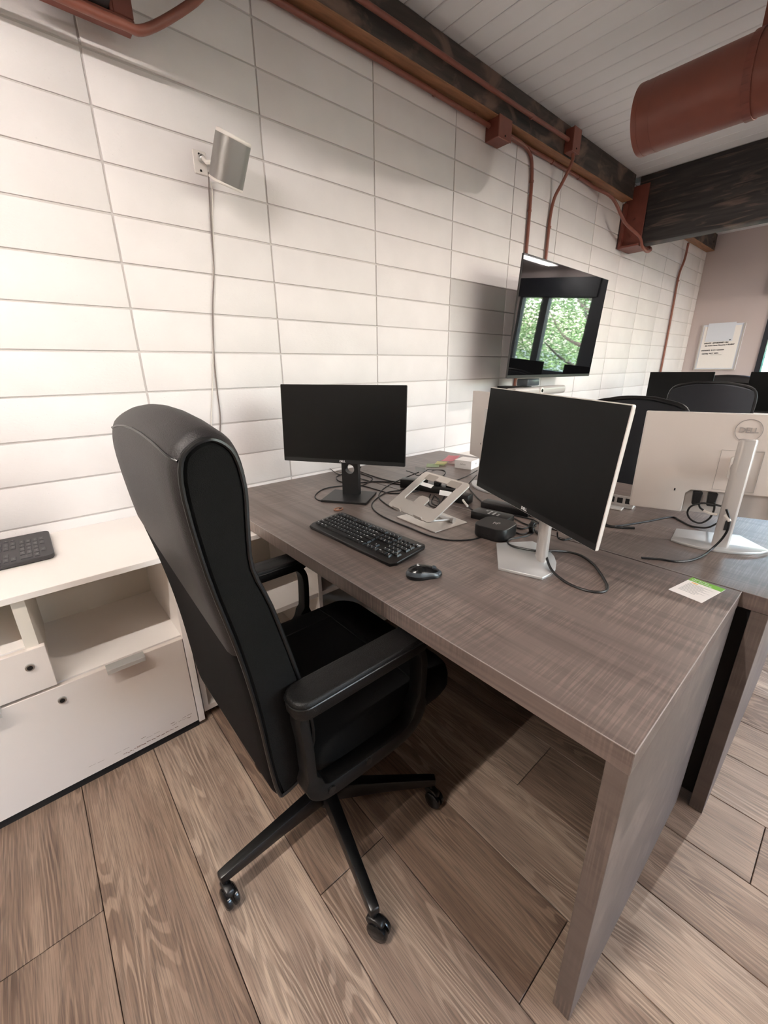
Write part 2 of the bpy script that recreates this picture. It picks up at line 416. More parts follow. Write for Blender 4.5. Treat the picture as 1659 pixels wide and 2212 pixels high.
for xx in (1.06, 2.70, 4.36): MB(xf).box((xx, -7.053, .86), (xx+1.58, -7.047, 2.34)).build('pane', 'glass', w4)
WIN = [(-1.78, -.80), (-3.30, -1.97), (-6.3, -4.2)]; SILL, HEAD = .9, 2.13
wr = MB(); ys = [0] ; wr.box((6.9, -.80, -.06), (7.05, .15, H+.1))
prev = -.80
for (a, b) in WIN:
    if b < prev: wr.box((6.9, b, -.06), (7.05, prev, H+.1))
    wr.box((6.9, a, -.06), (7.05, b, SILL)); wr.box((6.9, a, HEAD+.16), (7.05, b, H+.1)); prev = a
wr.box((6.9, -7.1, -.06), (7.05, prev, H+.1))
tag(wr.build('wall_right', 'pink_paint'), kind='structure')
def window(i, a, b, mull=None):
    r = thing('window_%d' % i, (6.95, (a+b)/2, SILL), None, None); r['kind'] = 'structure'; xf = off(r)
    f = MB(xf); t = .055
    f.box((6.885, a, SILL), (7.0, b, SILL+t)); f.box((6.885, a, HEAD-.03), (7.0, b, HEAD+.16)); f.box((6.84, a-.03, HEAD-.02), (6.885, b+.03, HEAD+.26)); f.box((6.885, a, SILL), (7.0, a+t, HEAD)); f.box((6.885, b-t, SILL), (7.0, b, HEAD))
    if mull: f.box((6.885, mull[0], SILL), (7.0, mull[1], HEAD))
    f.build('window_frame', 'frame_dark', r)
    MB(xf).box((6.83, a-.02, SILL-.03), (6.9, b+.02, SILL)).build('window_sill', 'frame_dark', r)
    for (p, q) in ([(a+t, b-t)] if not mull else [(a+t, mull[0]), (mull[1], b-t)]):
        MB(xf).box((6.95, p, SILL+t), (6.956, q, HEAD-.03)).build('pane', 'glass', r)
tag(MB().box((6.86, -1.97, SILL), (6.9, -1.78, HEAD+.26)).build('trim_1', 'frame_dark'), kind='structure')
window(1, *WIN[0]); window(2, *WIN[1], (-2.88, -2.75)); window(3, *WIN[2], (-5.3, -5.2))  # the third window is added for its daylight

ceil = tag(MB().box((-3, -7, H+.012), (6.9, .15, H+.1)).build('ceiling', 'ceiling_groove'), kind='structure')
bd = MB().box((-.0625, -7, 0), (.0625, 0, .012)).bevel(.003, 1).mesh('board'); bd.materials.append(MATS['ceiling_paint'])
x = 1.473-.13*34.5
while x < 6.87:
    o = bpy.data.objects.new('board', bd); COL.objects.link(o); o.parent = ceil; o.location = (x, 0, H); x += .13

# wall beam in two lengths with warm light painted on the underside, girders and saddle brackets
for n_, (a, b, lb) in enumerate(((-1.2, -.145, 'dark timber wall beam stub left of the first red bracket, out of frame'), (.145, 4.125, 'long dark stained timber beam fixed along the top of the white block wall'), (4.415, 6.86, 'short dark timber beam beyond the cross girder, ending at the pink wall'))):
    t = thing('wall_beam', (a, -.045, 2.683), lb, 'beam', group='timber beams along the block wall'); xf = off(t)
    MB(xf).box((a, -.09, 2.688), (b, -.004, H-.002)).bevel(.003, 1).build('timber', 'dark_timber', t)
    MB(xf).box((a, -.089, 2.683), (b, -.004, 2.6885)).build('underside_strip', 'warm_lit_wood', t)
    if n_ == 2: MB(xf).cyl((b-.12, -.0905, 2.77), (b-.12, -.095, 2.77), .012, n=12).build('bolt', 'black_gap', t)
for n_, (xc, lb) in enumerate(((0., 'first dark timber girder overhead, above the frame'), (4.27, 'deep dark timber cross girder beyond the hanging screen'))):
    gm = MB().box((xc-.07, -6.95, 2.335), (xc+.07, -.10, H-.002)).bevel(.006, 2).build('cross_girder', 'girder_timber')
    tag(gm, lb, 'girder')
    b = thing('saddle_bracket', (xc, -.1, 2.33), ('rust red steel saddle bracket at the top left corner of the wall', 'rust red steel saddle bracket holding the far cross girder')[n_], 'bracket', group='steel saddle brackets'); xf = off(b)
    ya_, yb_ = ((-.13, -.065), (-.19, -.012))[n_]
    for s_ in (-1, 1):
        MB(xf).box((xc+s_*.072, ya_, 2.335), (xc+s_*.082, yb_, 2.80)).bevel(.002, 1).build('side_plate', 'oxide_red', b)
        if n_: MB(xf).box((xc+s_*.082, -.035, 2.335), (xc+s_*.135, -.012, 2.675)).bevel(.002, 1).build('flange', 'oxide_red', b)
        for zz in (2.42, 2.55): MB(xf).cyl((xc+s_*.082, -.10, zz), (xc+s_*.09, -.10, zz), .012, n=8).build('bolt', 'oxide_red', b)
    MB(xf).box((xc-.138, ya_, 2.318), (xc+.138, yb_, 2.3345)).bevel(.002, 1).build('base_plate', 'oxide_red', b)
    if not n_:
        for s_ in (-1, 1): MB(xf).box((xc+s_*.082, ya_, 2.335), (xc+s_*.138, ya_+.012, 2.62)).bevel(.002, 1).build('flange', 'oxide_red', b)

# conduits
def conduit(pts, r, label, m='conduit_red', clips=(), seg=6, cat='pipe', name='conduit'):
    P = spline(pts, seg); root = thing(name, P[0], label, cat); xf = off(root)
    MB(xf).tube(P, r, 10).build('tube', m, root)
    for (x, y, z, d) in clips:
        d = Vector(d); MB(xf).cyl(Vector((x, y, z))-d*.006, Vector((x, y, z))+d*.006, r*1.25, n=10).build('clip', m, root)
    return root
conduit([(.62, -.025, 2.66), (1.3, -.025, 2.664), (2.1, -.03, 2.655)], .0125, 'lower red conduit running under the wall beam to the first junction box', clips=[(1.62, -.025, 2.662, (1, 0, 0)), (1.95, -.028, 2.66, (1, 0, 0))])
conduit([(2.225, -.03, 2.655), (2.7, -.02, 2.668), (3.3, -.02, 2.668), (3.50, -.03, 2.655), at(1323, 428, 1, -.10), at(1350, 480, 1, -.16), (4.1, -.205, 2.375), (4.2, -.21, 2.305), (4.33, -.21, 2.292), (4.42, -.20, 2.33), (4.46, -.10, 2.42), (4.5, -.03, 2.6)], .0125,
        'red conduit beyond the junction box that dips under the far bracket', clips=[(2.85, -.02, 2.668, (1, 0, 0)), (3.25, -.02, 2.668, (1, 0, 0))])
conduit([(.20, -.115, 2.76), (1.3, -.115, 2.76), (2.2, -.115, 2.76), (2.85, -.125, 2.76)], .0125, 'upper red conduit fixed to the face of the wall beam', clips=[(1.0, -.112, 2.76, (1, 0, 0)), (2.4, -.115, 2.76, (1, 0, 0))])
conduit([(-.9, -.155, 2.31), (-.3, -.155, 2.303), (-.05, -.155, 2.298), (.09, -.155, 2.299), (.165, -.15, 2.315), (.33, -.15, 2.445), (.46, -.07, 2.60), (.60, -.025, 2.658)], .0135,
        'red conduit bending under the bracket at the top left corner')
conduit([(2.225, -.06, 2.645), at(1130, 312, 1, -.035), at(1145, 333, 1, -.02), at(1149, 360, 1, -.018), (2.618, -.018, 2.45), (2.625, -.018, 2.1), (2.63, -.018, 1.6), (2.63, -.018, 1.12)], .0115,
        'red conduit down the block wall behind the left edge of the hanging screen', clips=[(2.615, -.018, 2.5, (0, 0, 1)), (2.62, -.018, 2.33, (0, 0, 1))])
conduit([(2.92, -.13, 2.70), at(1237, 345, 1, -.13), at(1228, 368, 1, -.12), at(1214, 396, 1, -.08), at(1198, 427, 1, -.03), at(1189, 465, 1, -.018), (2.9, -.018, 2.2), (2.9, -.018, 1.7)], .0115,
        'wavy red conduit from the upper box down to the top of the hanging screen', clips=[(2.903, -.018, 2.28, (0, 0, 1))])
conduit([at(1487, 525, 1, -.06), at(1479, 560, 1, -.03), at(1466, 596, 1, -.02), (5.94, -.02, 2.0), (5.95, -.02, 1.6), (5.96, -.02, .75)], .0125,
        'thin red conduit down the far end of the block wall', clips=[(5.94, -.02, 2.25, (0, 0, 1))])
def jbox(c, s_, label):
    t = thing('junction_box', c, label, 'junction box', group='red conduit junction boxes'); xf = off(t); x, y, z = c; a, b_, h_ = s_
    MB(xf).box((x-a/2, y, z-h_/2), (x+a/2, y-b_+.006, z+h_/2)).bevel(.003, 1).build('box_body', 'oxide_red', t)
    MB(xf).box((x-a/2-.002, y-b_+.006, z-h_/2-.002), (x+a/2+.002, y-b_, z+h_/2+.002)).bevel(.0015, 1).build('cover_plate', 'conduit_red', t)
    MB(xf).cyl((x, y-b_, z-h_*.35), (x, y-b_-.003, z-h_*.35), .005, n=8).build('screw', 'black_gap', t)
jbox((2.155, -.004, 2.635), (.125, .10, .105), 'red junction box below the wall beam where the lower conduit branches')
jbox((2.915, -.091, 2.765), (.10, .065, .135), 'red junction box on the beam face where the upper conduit ends')

# duct
dx, dz, dr, dy0 = 2.39, 2.498, .15, -.79
t = thing('spiral_duct', (dx, dy0, dz), 'large rust red round duct hanging below the board ceiling', 'duct'); xf = off(t)
MB(xf).tube([(dx, dy0, dz), (dx, -6.9, dz)], dr, 56).build('duct_body', 'oxide_duct', t)
MB(xf).tube([(dx, dy0+.004, dz), (dx, dy0-.02, dz)], dr+.0012, 56).build('end_cap', 'oxide_duct', t)
for yy in (-.86, -1.62, -2.4): MB(xf).tube([(dx, yy, dz), (dx, yy-.006, dz)], dr+.0009, 56).build('seam', 'oxide_duct', t)
def strap(yy):
    s_ = MB(xf); P = [(dx+(dr+.004)*math.cos(a), yy, dz+(dr+.004)*math.sin(a)) for a in [PI*2*k/40 for k in range(41)]]
    for p, q in zip(P[:-1], P[1:]):
        c_ = (Vector(p)+Vector(q))/2; nrm = (c_-Vector((dx, yy, dz))).normalized()*.0015
        s_.hexa([Vector(p)-nrm+Vector((0, -.016, 0)), Vector(q)-nrm+Vector((0, -.016, 0)), Vector(q)-nrm+Vector((0, .016, 0)), Vector(p)-nrm+Vector((0, .016, 0)),
                 Vector(p)+nrm+Vector((0, -.016, 0)), Vector(q)+nrm+Vector((0, -.016, 0)), Vector(q)+nrm+Vector((0, .016, 0)), Vector(p)+nrm+Vector((0, .016, 0))])
    s_.box((dx-.02, yy-.016, dz+dr), (dx-.017, yy+.016, H)); s_.box((dx+.017, yy-.016, dz+dr), (dx+.02, yy+.016, H))
    s_.build('hanger_strap', 'oxide_red', t)
for yy in (-1.245, -2.6, -4.): strap(yy)

# ceiling lamps (open-bottomed metal pendants; all hang outside the frame, two are added as fill)
for (lx, ly, lz, ll, pw, lb) in LINES:
    lt = thing('linear_lamp', (lx, ly, lz), lb, 'lamp'); h_ = ll/2
    MB().box((-h_, -.09, .045), (h_, .09, .062)).box((-h_, -.09, .014), (h_, -.087, .05)).box((-h_, .087, .014), (h_, .09, .05)).box((-h_-.003, -.09, .014), (-h_, .09, .062)).box((h_, -.09, .014), (h_+.003, .09, .062)).build('lamp_shade', 'lamp_white', lt)
    for xx in (-h_*.7, h_*.7): MB().cyl((xx, 0, .06), (xx, 0, H-lz), .003, n=6).build('suspension_wire', 'steel', lt)
    if abs(pw-1) < .01 and 'tube' not in MATS: mat('tube', (1, .93, .875, 1), .5, emit=LINE_W*10)
    if 'tube_far' not in MATS: mat('tube_far', (1, .95, .92, 1), .5, emit=LINE_W*5)
    MB().cyl((-h_+.02, 0, .022), (h_-.02, 0, .022), .008, n=8).build('tube', 'tube' if lx < 5 else 'tube_far', lt)
lx, ly, lz, pw = SPOT
lt = thing('pendant_lamp', (lx, ly, lz), 'round white pendant lamp to the right of the second desk, out of frame', 'lamp')
P = [(math.cos(2*PI*q/28), math.sin(2*PI*q/28)) for q in range(28)]
MB().loft([[(p*.115, q*.115, 0) for p, q in P], [(p*.115, q*.115, .07) for p, q in P], [(p*.04, q*.04, .10) for p, q in P]], caps=False).loft([[(p*.04, q*.04, .10) for p, q in P], [(p*.111, q*.111, .068) for p, q in P], [(p*.111, q*.111, 0) for p, q in P]][::-1], caps=False).build('lamp_shade', 'lamp_white', lt)
MB().cyl((0, 0, .095), (0, 0, H-lz), .008, n=8).build('stem', 'lamp_white', lt)
MB().ball((0, 0, .045), .022).build('bulb', 'bulb', lt)
ld = bpy.data.lights.new('lamp_light', 'POINT'); ld.energy = pw; ld.color = (1, .90, .825); ld.shadow_soft_size = .028
lo = bpy.data.objects.new('lamp_light', ld); COL.objects.link(lo); lo.parent = lt; lo.location = (0, 0, .012)

# ------------------------------------------------------------------ white cabinets along the wall
L0, L1, FY = -1.62, -.126, -.53
c = thing('credenza', (-.87, -.265, 0), 'white office credenza at the left with open cubbies above locked file drawers', 'cabinet'); xf = off(c)
MB(xf).box((L0, FY, .701), (L1, -.004, .720)).bevel(.001, 1).build('top_panel', 'cabinet_white', c)
MB(xf).box((L1-.022, FY, .018), (L1, -.004, .7005)).bevel(.001, 1).build('side_panel', 'cabinet_white', c)
MB(xf).box((L0, FY, .018), (L0+.022, -.004, .7005)).build('side_panel', 'cabinet_white', c)
MB(xf).box((L0+.022, -.085, .02), (L1-.022, -.075, .7)).build('back_panel', 'cabinet_inside', c)
MB(xf).box((L0+.022, FY+.022, .384), (L1-.022, -.085, .402)).build('shelf', 'cabinet_white', c)
MB(xf).box((-.545, FY+.012, .402), (-.515, -.085, .7)).build('divider', 'cabinet_inside', c)
MB(xf).box((-1.02, FY+.012, .402), (-.99, -.085, .7)).build('divider', 'cabinet_inside', c)
MB(xf).box((-.99, FY+.022, .536), (-.545, -.085, .552)).build('shelf', 'cabinet_white', c)
MB(xf).box((L0+.05, FY+.006, 0), (L1-.024, -.03, .0295)).build('shadow_plinth', 'black_gap', c)  # black colour stands in for the shadow line under the drawers
d = MB(xf).box((L0+.024, FY-.001, .030), (L1-.0245, FY+.018, .3995)).bevel(.001, 1).build('drawer', 'cabinet_front', c)
d2 = MB(xf).box((-.985, FY-.001, .409), (-.503, FY+.018, .549)).bevel(.001, 1).build('drawer', 'cabinet_front', c)
def lock(x, z, par):
    b = MB(xf).cyl((x, FY-.001, z), (x, FY-.006, z), .0115, .0105, n=20).build('lock', 'steel', par)
    MB(xf).cyl((x, FY-.006, z), (x, FY-.0068, z), .0068, n=16).build('keyhole_plate', 'black_plastic', b)

lock(-.548, .496, d2); lock(-.504, .351, d)
def pull(x0_, x1_, z, par):
    MB(xf).box((x0_, FY-.024, z+.0008), (x1_, FY+.012, z+.003)).box((x0_, FY-.0255, z-.012), (x1_, FY-.0235, z+.003)).bevel(.0005, 1).build('handle', 'handle_metal', par)
pull(-.381, -.272, .3995, d); pull(-.76, -.633, .3995, d); pull(-.80, -.69, .549, d2)
sc = MB(xf)
for (xa, xb, za, w) in ((-.34, -.165, .075, .0014), (-.165, -.20, .062, .0018), (-.22, -.36, .047, .0022), (-.34, -.40, .045, .002), (-.19, -.24, .030+.035, .0012), (-.28, -.50, .035+.03, .0009)):
    n_ = 9
    for q in range(n_):
        if random.random() < .25: continue
        u0, u1 = q/n_, (q+.8)/n_; za2 = za+random.uniform(-.002, .002)
        sc.quad((xa+(xb-xa)*u0, FY-.00125, za2), (xa+(xb-xa)*u1, FY-.00125, za2+.0005), (xa+(xb-xa)*u1, FY-.00125, za2+w*1.5), (xa+(xb-xa)*u0, FY-.00125, za2+w*1.5*random.uniform(.3, 1)))
tag(sc.build('scuff_marks', 'scuff', d), kind='stuff')

B0, B1, BY = -.118, 2.66, -.505
c = thing('low_bookcase', ((B0+B1)/2, -.25, 0), 'low white open bookcase against the wall under the desk ends', 'bookcase'); xf = off(c)
MB(xf).box((B0, BY, .680), (B1, -.006, .6985)).bevel(.001, 1).build('top_panel', 'cabinet_white', c)
MB(xf).box((B0+.018, BY+.004, .325), (B1-.018, -.03, .345)).build('shelf', 'cabinet_white', c)
MB(xf).box((B0, BY, .03), (B1, -.03, .052)).build('bottom_panel', 'cabinet_white', c)
MB(xf).box((B0, -.03, .03), (B1, -.02, .68)).build('back_panel', 'cabinet_inside', c)
for x in (B0, .43, .98, 1.53, 2.08, B1-.018): MB(xf).box((x, BY, .052), (x+.018, -.03, .68)).build('divider', 'cabinet_white', c)
MB(xf).box((B0+.02, BY+.03, 0), (B1-.02, -.05, .03)).build('shadow_plinth', 'black_gap', c)  # coloured black like the shadow line under the credenza

# ------------------------------------------------------------------ desks
def desk(label, x0_, x1_, yend, gap=.0, modesty=None, mcol='desk_edge', ytop=-.002):
    r = thing('desk', ((x0_+x1_)/2, yend/2, 0), label, 'desk', group='grey-brown wood desks standing back to back' if x0_ < 3 else 'desks of the far pod'); xf = off(r)
    MB(xf).box((x0_, yend, .70), (x1_, ytop, .745)).bevel(.0012, 1).build('tabletop', 'desk_wood', r)
    MB(xf).box((x0_+.002, yend+.001, 0), (x1_-.002, yend+.036, .6995)).bevel(.001, 1).build('end_panel', 'desk_edge', r)
    MB(xf).box((x0_-.0006, yend-.0006, .7435), (x1_, yend+.0010, .7457)).box((x0_-.0006, yend, .7437), (x0_+.0006, ytop, .7456)).build('edge_banding', 'logo_grey', r)
    if modesty: MB(xf).box((modesty[0], yend+.037, modesty[1]), (modesty[0]+.018, -.52, .6995)).build('modesty_panel', mcol, r)
    return r
desk('near grey-brown wood desk with the keyboard and mouse on it', .175, .887, -1.83, modesty=(.84, .33))
desk('second grey-brown wood desk behind, carrying the white-backed monitors', .893, 1.78, -1.893, modesty=(.93, .02), mcol='black_gap')  # black panel colour stands in for the shade under this desk

# ------------------------------------------------------------------ monitors
def frame_of(yaw, tilt=0., roll=0.):
    n0 = Vector((math.cos(yaw), math.sin(yaw), 0)); up = Vector((0, 0, 1))
    n = n0*math.cos(tilt)+up*math.sin(tilt); v_ = -n0*math.sin(tilt)+up*math.cos(tilt); r = v_.cross(n)
    return r*math.cos(roll)+v_*math.sin(roll), -r*math.sin(roll)+v_*math.cos(roll), n
def monitor(label, cen, yaw, tilt, w, h, base, byaw, style, roll=0., bs=1., name='monitor', group=None, logo=True):
    """cen: centre of the screen face. base: (x,y) centre of the stand column foot"""
    cen = Vector(cen); r = thing(name, (base[0], base[1], .745), label, 'monitor', group=group); xf = off(r); ax, ay, az = frame_of(yaw, tilt, roll)
    light = style != 'dark'; zb = .745
    body = 'monitor_back' if light else 'black_plastic'
    P = lambda a, b, c_: cen+ax*a+ay*b+az*c_
    MB(xf).prism(rrect(w, h, .004, 3), cen-az*.010, ax, ay, az, .0095).bevel(.0008, 1).build('bezel', 'white_plastic' if light else 'bezel', r)
    MB(xf).prism([(-w/2+.002, -h/2+.017), (w/2-.002, -h/2+.017), (w/2-.002, h/2-.002), (-w/2+.002, h/2-.002)], cen-az*.0012, ax, ay, az, .0016).build('screen', 'screen', r)
    MB(xf).prism([(-w/2+.0012, -h/2+.0012), (w/2-.0012, -h/2+.0012), (w/2-.0012, -h/2+.017), (-w/2+.0012, -h/2+.017)], cen-az*.0012, ax, ay, az, .0012).build('chin', 'bezel', r)
    # back shell, slightly domed towards the middle
    if style == 'back':
        nw, nh = .118, .078
        out = [(w/2, -h/2), (w/2, h/2), (-w/2, h/2), (-w/2, -h/2), (-nw, -h/2), (-nw, -h/2+nh-.012), (-nw+.012, -h/2+nh), (nw-.012, -h/2+nh), (nw, -h/2+nh-.012), (nw, -h/2)]
        MB(xf).prism(out, cen-az*.010, ax, ay, -az, .016).bevel(.004, 3, 60).build('back_shell', body, r)
        MB(xf).prism([(-nw+.001, -h/2+.001), (nw-.001, -h/2+.001), (nw-.001, -h/2+nh-.001), (-nw+.001, -h/2+nh-.001)], cen-az*.0096, ax, ay, -az, .003).build('cable_recess', 'silver_paint', r)
    else:
        rings = []
        for s_, dz_ in ((1., -.0096), (.990, -.013), (.93, -.018), (.60, -.034), (.5, -.036)):
            rings.append([P(a*s_, b*s_, dz_) for a, b in rrect(w, h, .012, 3)])
        MB(xf).loft(rings).build('back_shell', body, r)
    if logo: text('logo', 'DELL', .0115, 'print_white', P(0, -h/2+.009, .0006)-Vector(r.location), ax, ay, r, bold=.0003)
    # column head
    if style == 'dark':
        bax, bay, baz = frame_of(byaw)
        b0 = Vector((base[0], base[1], zb))
        MB(xf).prism(rrect(.207, .175, .004, 3), b0+baz*0.+Vector((0, 0, .0)), bax, baz, Vector((0, 0, 1)), .010).bevel(.0015, 1).build('stand_base', 'dark_stand', r)
        cw = .076; ch = cen.z-zb+.02; hole = (0, .128, .021)
        # column outline with a round cable hole, built as left / right / below / above pieces around the hole
        cb = MB(xf); o_ = b0-baz*.018
        ring = [(hole[0]+hole[2]*math.cos(2*PI*k/24), hole[1]+hole[2]*math.sin(2*PI*k/24)) for k in range(24)]
        sq = []
        for k in range(24):
            a = 2*PI*k/24; dx_, dy_ = math.cos(a), math.sin(a); s_ = (cw/2)/max(abs(dx_), abs(dy_)); sq.append((hole[0]+dx_*s_, hole[1]+dy_*s_))
        UP = Vector((0, 0, 1))
        for zoff in (0, 1):
            dd = -baz*(.036*zoff)
            vs = [o_+bax*u+UP*v_+dd for u, v_ in ring]+[o_+bax*u+UP*v_+dd for u, v_ in sq]
            cb._add(vs, [(k, (k+1) % 24, 24+(k+1) % 24, 24+k) for k in range(24)])
        vs = [o_+bax*u+UP*v_ for u, v_ in ring]+[o_+bax*u+UP*v_-baz*.036 for u, v_ in ring]
        cb._add(vs, [(k, (k+1) % 24, 24+(k+1) % 24, 24+k) for k in range(24)], True)
        vs = [o_+bax*u+UP*v_ for u, v_ in sq]+[o_+bax*u+UP*v_-baz*.036 for u, v_ in sq]
        cb._add(vs, [(k, (k+1) % 24, 24+(k+1) % 24, 24+k) for k in range(24)])
        cb.prism([(-cw/2, .008), (cw/2, .008), (cw/2, hole[1]-cw/2), (-cw/2, hole[1]-cw/2)], o_, bax, UP, -baz, .036)
        cb.prism([(-cw/2, hole[1]+cw/2), (cw/2, hole[1]+cw/2), (cw/2, ch+.09), (-cw/2, ch+.09)], o_, bax, UP, -baz, .036)
        cb.build('stand_column', 'dark_stand', r)
        MB(xf).prism(rrect(.11, .11, .01, 3), cen-az*.036, ax, ay, -az, .03).build('mount', 'black_plastic', r)
        return r
    bax, bay, baz = frame_of(byaw); UP = Vector((0, 0, 1)); b0 = Vector((base[0], base[1], zb))
    # wedge shaped foot: narrow straight front, wide curved rear (front faces baz)
    poly = [(-.090*bs, .125), (.090*bs, .125)]
    poly += [(.128*bs, .010), (.100*bs, -.016), (.06*bs, -.034), (.02*bs, -.042), (-.02*bs, -.042), (-.06*bs, -.034), (-.100*bs, -.016), (-.128*bs, .010)]
    MB(xf).prism(poly, b0, bax, baz, UP, .009).bevel(.0018, 2).build('stand_base', 'silver', r)
    toph = (cen.z+.098 if style == 'back' else cen.z+.06)-zb; kx_ = .74 if style == 'back' else 1.15
    prof = [(-.029, -.004), (-.029, .006), (-.018, .016), (.018, .016), (.029, .006), (.029, -.004), (.02, -.012), (-.02, -.012)]
    prof = [(a*kx_, b) for a, b in prof]
    col = MB(xf).prism(prof, b0-baz*.004, bax, baz, UP, toph, smooth=False)
    col.bevel(.003, 2, 50).build('stand_column', 'silver_paint', r)
    q = cen-az*.034
    if style == 'back': q = cen-az*.024
    MB(xf).prism(rrect(.05, .07, .008, 3), q, ax, ay, -az, .012).build('mount', 'white_plastic', r)
    s0 = b0+UP*(cen.z-zb)
    MB(xf).cyl(q-az*.008, Vector((b0.x, b0.y, cen.z)), .022, n=14).build('hinge', 'silver_paint', r)
    if style == 'back':
        # details on the white back that faces the camera
        L = P(0, h/2-.048, -.0272)
        MB(xf).prism([(-.007, .066), (.007, .066), (.007, .094), (.004, .099), (-.004, .099), (-.007, .094)], b0-baz*.0165, bax, UP, -baz, .001).build('cable_slot', 'black_gap', r)
        text('logo', 'DELL', .022, 'logo_grey', L-az*.0006-Vector(r.location), -ax, ay, r, space=.95, bold=.0004)
        ring = [L-az*.0004-ax*.033*math.cos(2*PI*k/40)+ay*.033*math.sin(2*PI*k/40) for k in range(40)]
        MB(xf).tube([xf.inverted() @ Vector((0, 0, 0))+Vector((0, 0, 0))+p for p in [Vector(v_)+Vector((0, 0, 0)) for v_ in ring]] if False else ring, .0009, 5, closed=True).build('logo_ring', 'logo_grey', r)
        out = [(-.052, -.075), (.052, -.075), (.052, .052), (-.052, .052)]
        E_ = [P(a, b, -.0270) for a, b in out]
        MB(xf).tube(E_, .0006, 4, closed=True).build('panel_line', 'logo_grey', r)
        for a in (.085, .045): MB(xf).prism([(a-.010, -h/2+.030), (a+.010, -h/2+.030), (a+.013, -h/2+.074), (a-.013, -h/2+.074)], P(0, 0, -.014), ax, ay, -az, .016).bevel(.002, 1).build('plug', 'cable', r)
        MB(xf).prism([(-.002, -.004), (.002, -.004), (.002, .004), (-.002, .004)], P(.15, -h/2+.075, -.0268), ax, ay, -az, .0008).build('lock_slot', 'black_gap', r)
    return r
def strip_fix(o): return o
# 1: black, far left on the near desk
m1 = monitor('smaller black monitor with a black square stand at the wall end of the near desk', (.589, -.516, 1.0766), -2.5317, .0533, .54, .32, (.636, -.483), -2.5317, 'dark', -.0106)
# 2: big one in front
m2 = monitor('large black-screened monitor on a silver stand in the middle of the near desk', (.627, -1.3638, 1.0659), 2.735, .073, .54, .325, (.677, -1.392), 2.205, 'silver', -.028)
# 3: white back towards us on the second desk
m3 = monitor('monitor showing its white back and cable recess, on the second desk at the right edge', (1.27, -1.697, .991), .38, -.0, .54, .325, (1.175, -1.722), .47, 'back', logo=False)
# 4: white back, mostly hidden behind monitor 2
m4 = monitor('white-backed monitor mostly hidden behind the large monitor, on the second desk', (1.275, -.83, 1.02), -.45, 0., .54, .325, (1.205, -.80), -.45, 'back', logo=False)

# ------------------------------------------------------------------ hanging screen and bar camera
t = thing('wall_screen', (2.666, -.3, 1.22), 'large glossy black screen on a wall arm reflecting a window', 'television'); xf = off(t)
tc_ = Vector((2.666, -.3345, 1.5747)); ax, ay, az = frame_of(-1.5561, -.062, -.0064); w, h = 1.23, .71
MB(xf).prism(rrect(w, h, .004, 2), tc_-az*.012, ax, ay, az, .0115).build('frame', 'tv_frame', t)
MB(xf).prism([(-w/2+.003, -h/2+.02), (w/2-.003, -h/2+.02), (w/2-.003, h/2-.003), (-w/2+.003, h/2-.003)], tc_-az*.001, ax, ay, az, .0014).build('glass', 'tv_glass', t)
MB(xf).loft([[tc_+ax*a*s_+ay*b*s_-az*d_ for a, b in rrect(w, h, .01, 2)] for s_, d_ in ((.995, .012), (.98, .02), (.8, .05), (.78, .055))]).build('back_shell', 'black_plastic', t)
ab = MB(xf)
ab.box((2.72, -.03, 1.42), (3.0, -.012, 1.74)); ab.box((2.62, -.28, 1.45), (2.95, -.262, 1.72)); ab.box((2.80, -.27, 1.52), (2.87, -.02, 1.64))
ab.build('wall_arm', 'black_plastic', t)
t = thing('camera_bar', (2.55, -.22, 1.10), 'silver bar camera with a round lens below the hanging screen', 'camera'); xf = off(t)
MB(xf).prism(rrect(.085, .062, .022, 5), (2.22, -.25, 1.125), (0, 1, 0), (0, 0, 1), (1, 0, 0), .70).bevel(.004, 2, 60).build('bar_body', 'silver_paint', t)
MB(xf).cyl((2.55, -.292, 1.128), (2.55, -.301, 1.128), .026, .023, n=28).build('lens_ring', 'white_plastic', t)
MB(xf).cyl((2.55, -.300, 1.128), (2.55, -.304, 1.128), .012, n=20).build('lens', 'black_gloss', t)
MB(xf).box((2.36, -.29, 1.165), (2.52, -.20, 1.215)).bevel(.008, 2).build('mount_block', 'mouse_grey', t)
MB(xf).box((2.40, -.24, 1.12), (2.50, -.012, 1.16)).build('bracket', 'black_plastic', t)

# ------------------------------------------------------------------ wall speaker
ax, ay, az = frame_of(-1.6213, -.476, -.1669); sc_ = Vector((.3892, -.1553, 2.0282))
t = thing('wall_speaker', sc_, 'tilted silver and white speaker on a bracket high on the block wall', 'speaker'); xf = off(t)
cen = sc_; pol = rrect(.114, .114, .040, 8)
MB(xf).prism(pol, cen-ay*.0665, ax, az, ay, .133, smooth=True).build('grille', 'speaker_grille', t)
MB(xf).loft([[cen+ay*v_+ax*a*s_+az*b*s_ for a, b in pol] for v_, s_ in ((.0667, .985), (.068, 1.0), (.075, 1.0), (.0785, .96))]).build('top_cap', 'white_plastic', t)
MB(xf).loft([[cen-ay*v_+ax*a*s_+az*b*s_ for a, b in pol] for v_, s_ in ((.0667, .985), (.068, 1.0), (.0725, 1.0), (.075, .97))]).build('bottom_cap', 'white_plastic', t)
MB(xf).prism(rrect(.06, .03, .01, 3), cen-ay*.0752, ax, az, -ay, .003).build('foot', 'black_plastic', t)
p0 = at(415, 322, 1, 0); p1 = at(446, 380, 1, 0)
MB(xf).box((.312, -.006, 2.018), (.362, 0.0, 2.095)).bevel(.002, 1).build('wall_plate', 'white_plastic', t)
MB(xf).tube([(.338, -.004, 2.068), (.337, -.03, 2.066), (.345, -.050, 2.045), cen-az*.052-ax*.02-ay*.02], .008, 8).build('bracket_arm', 'white_plastic', t)
MB(xf).ball((.337, -.024, 2.064), .014).build('ball_joint', 'steel', t)
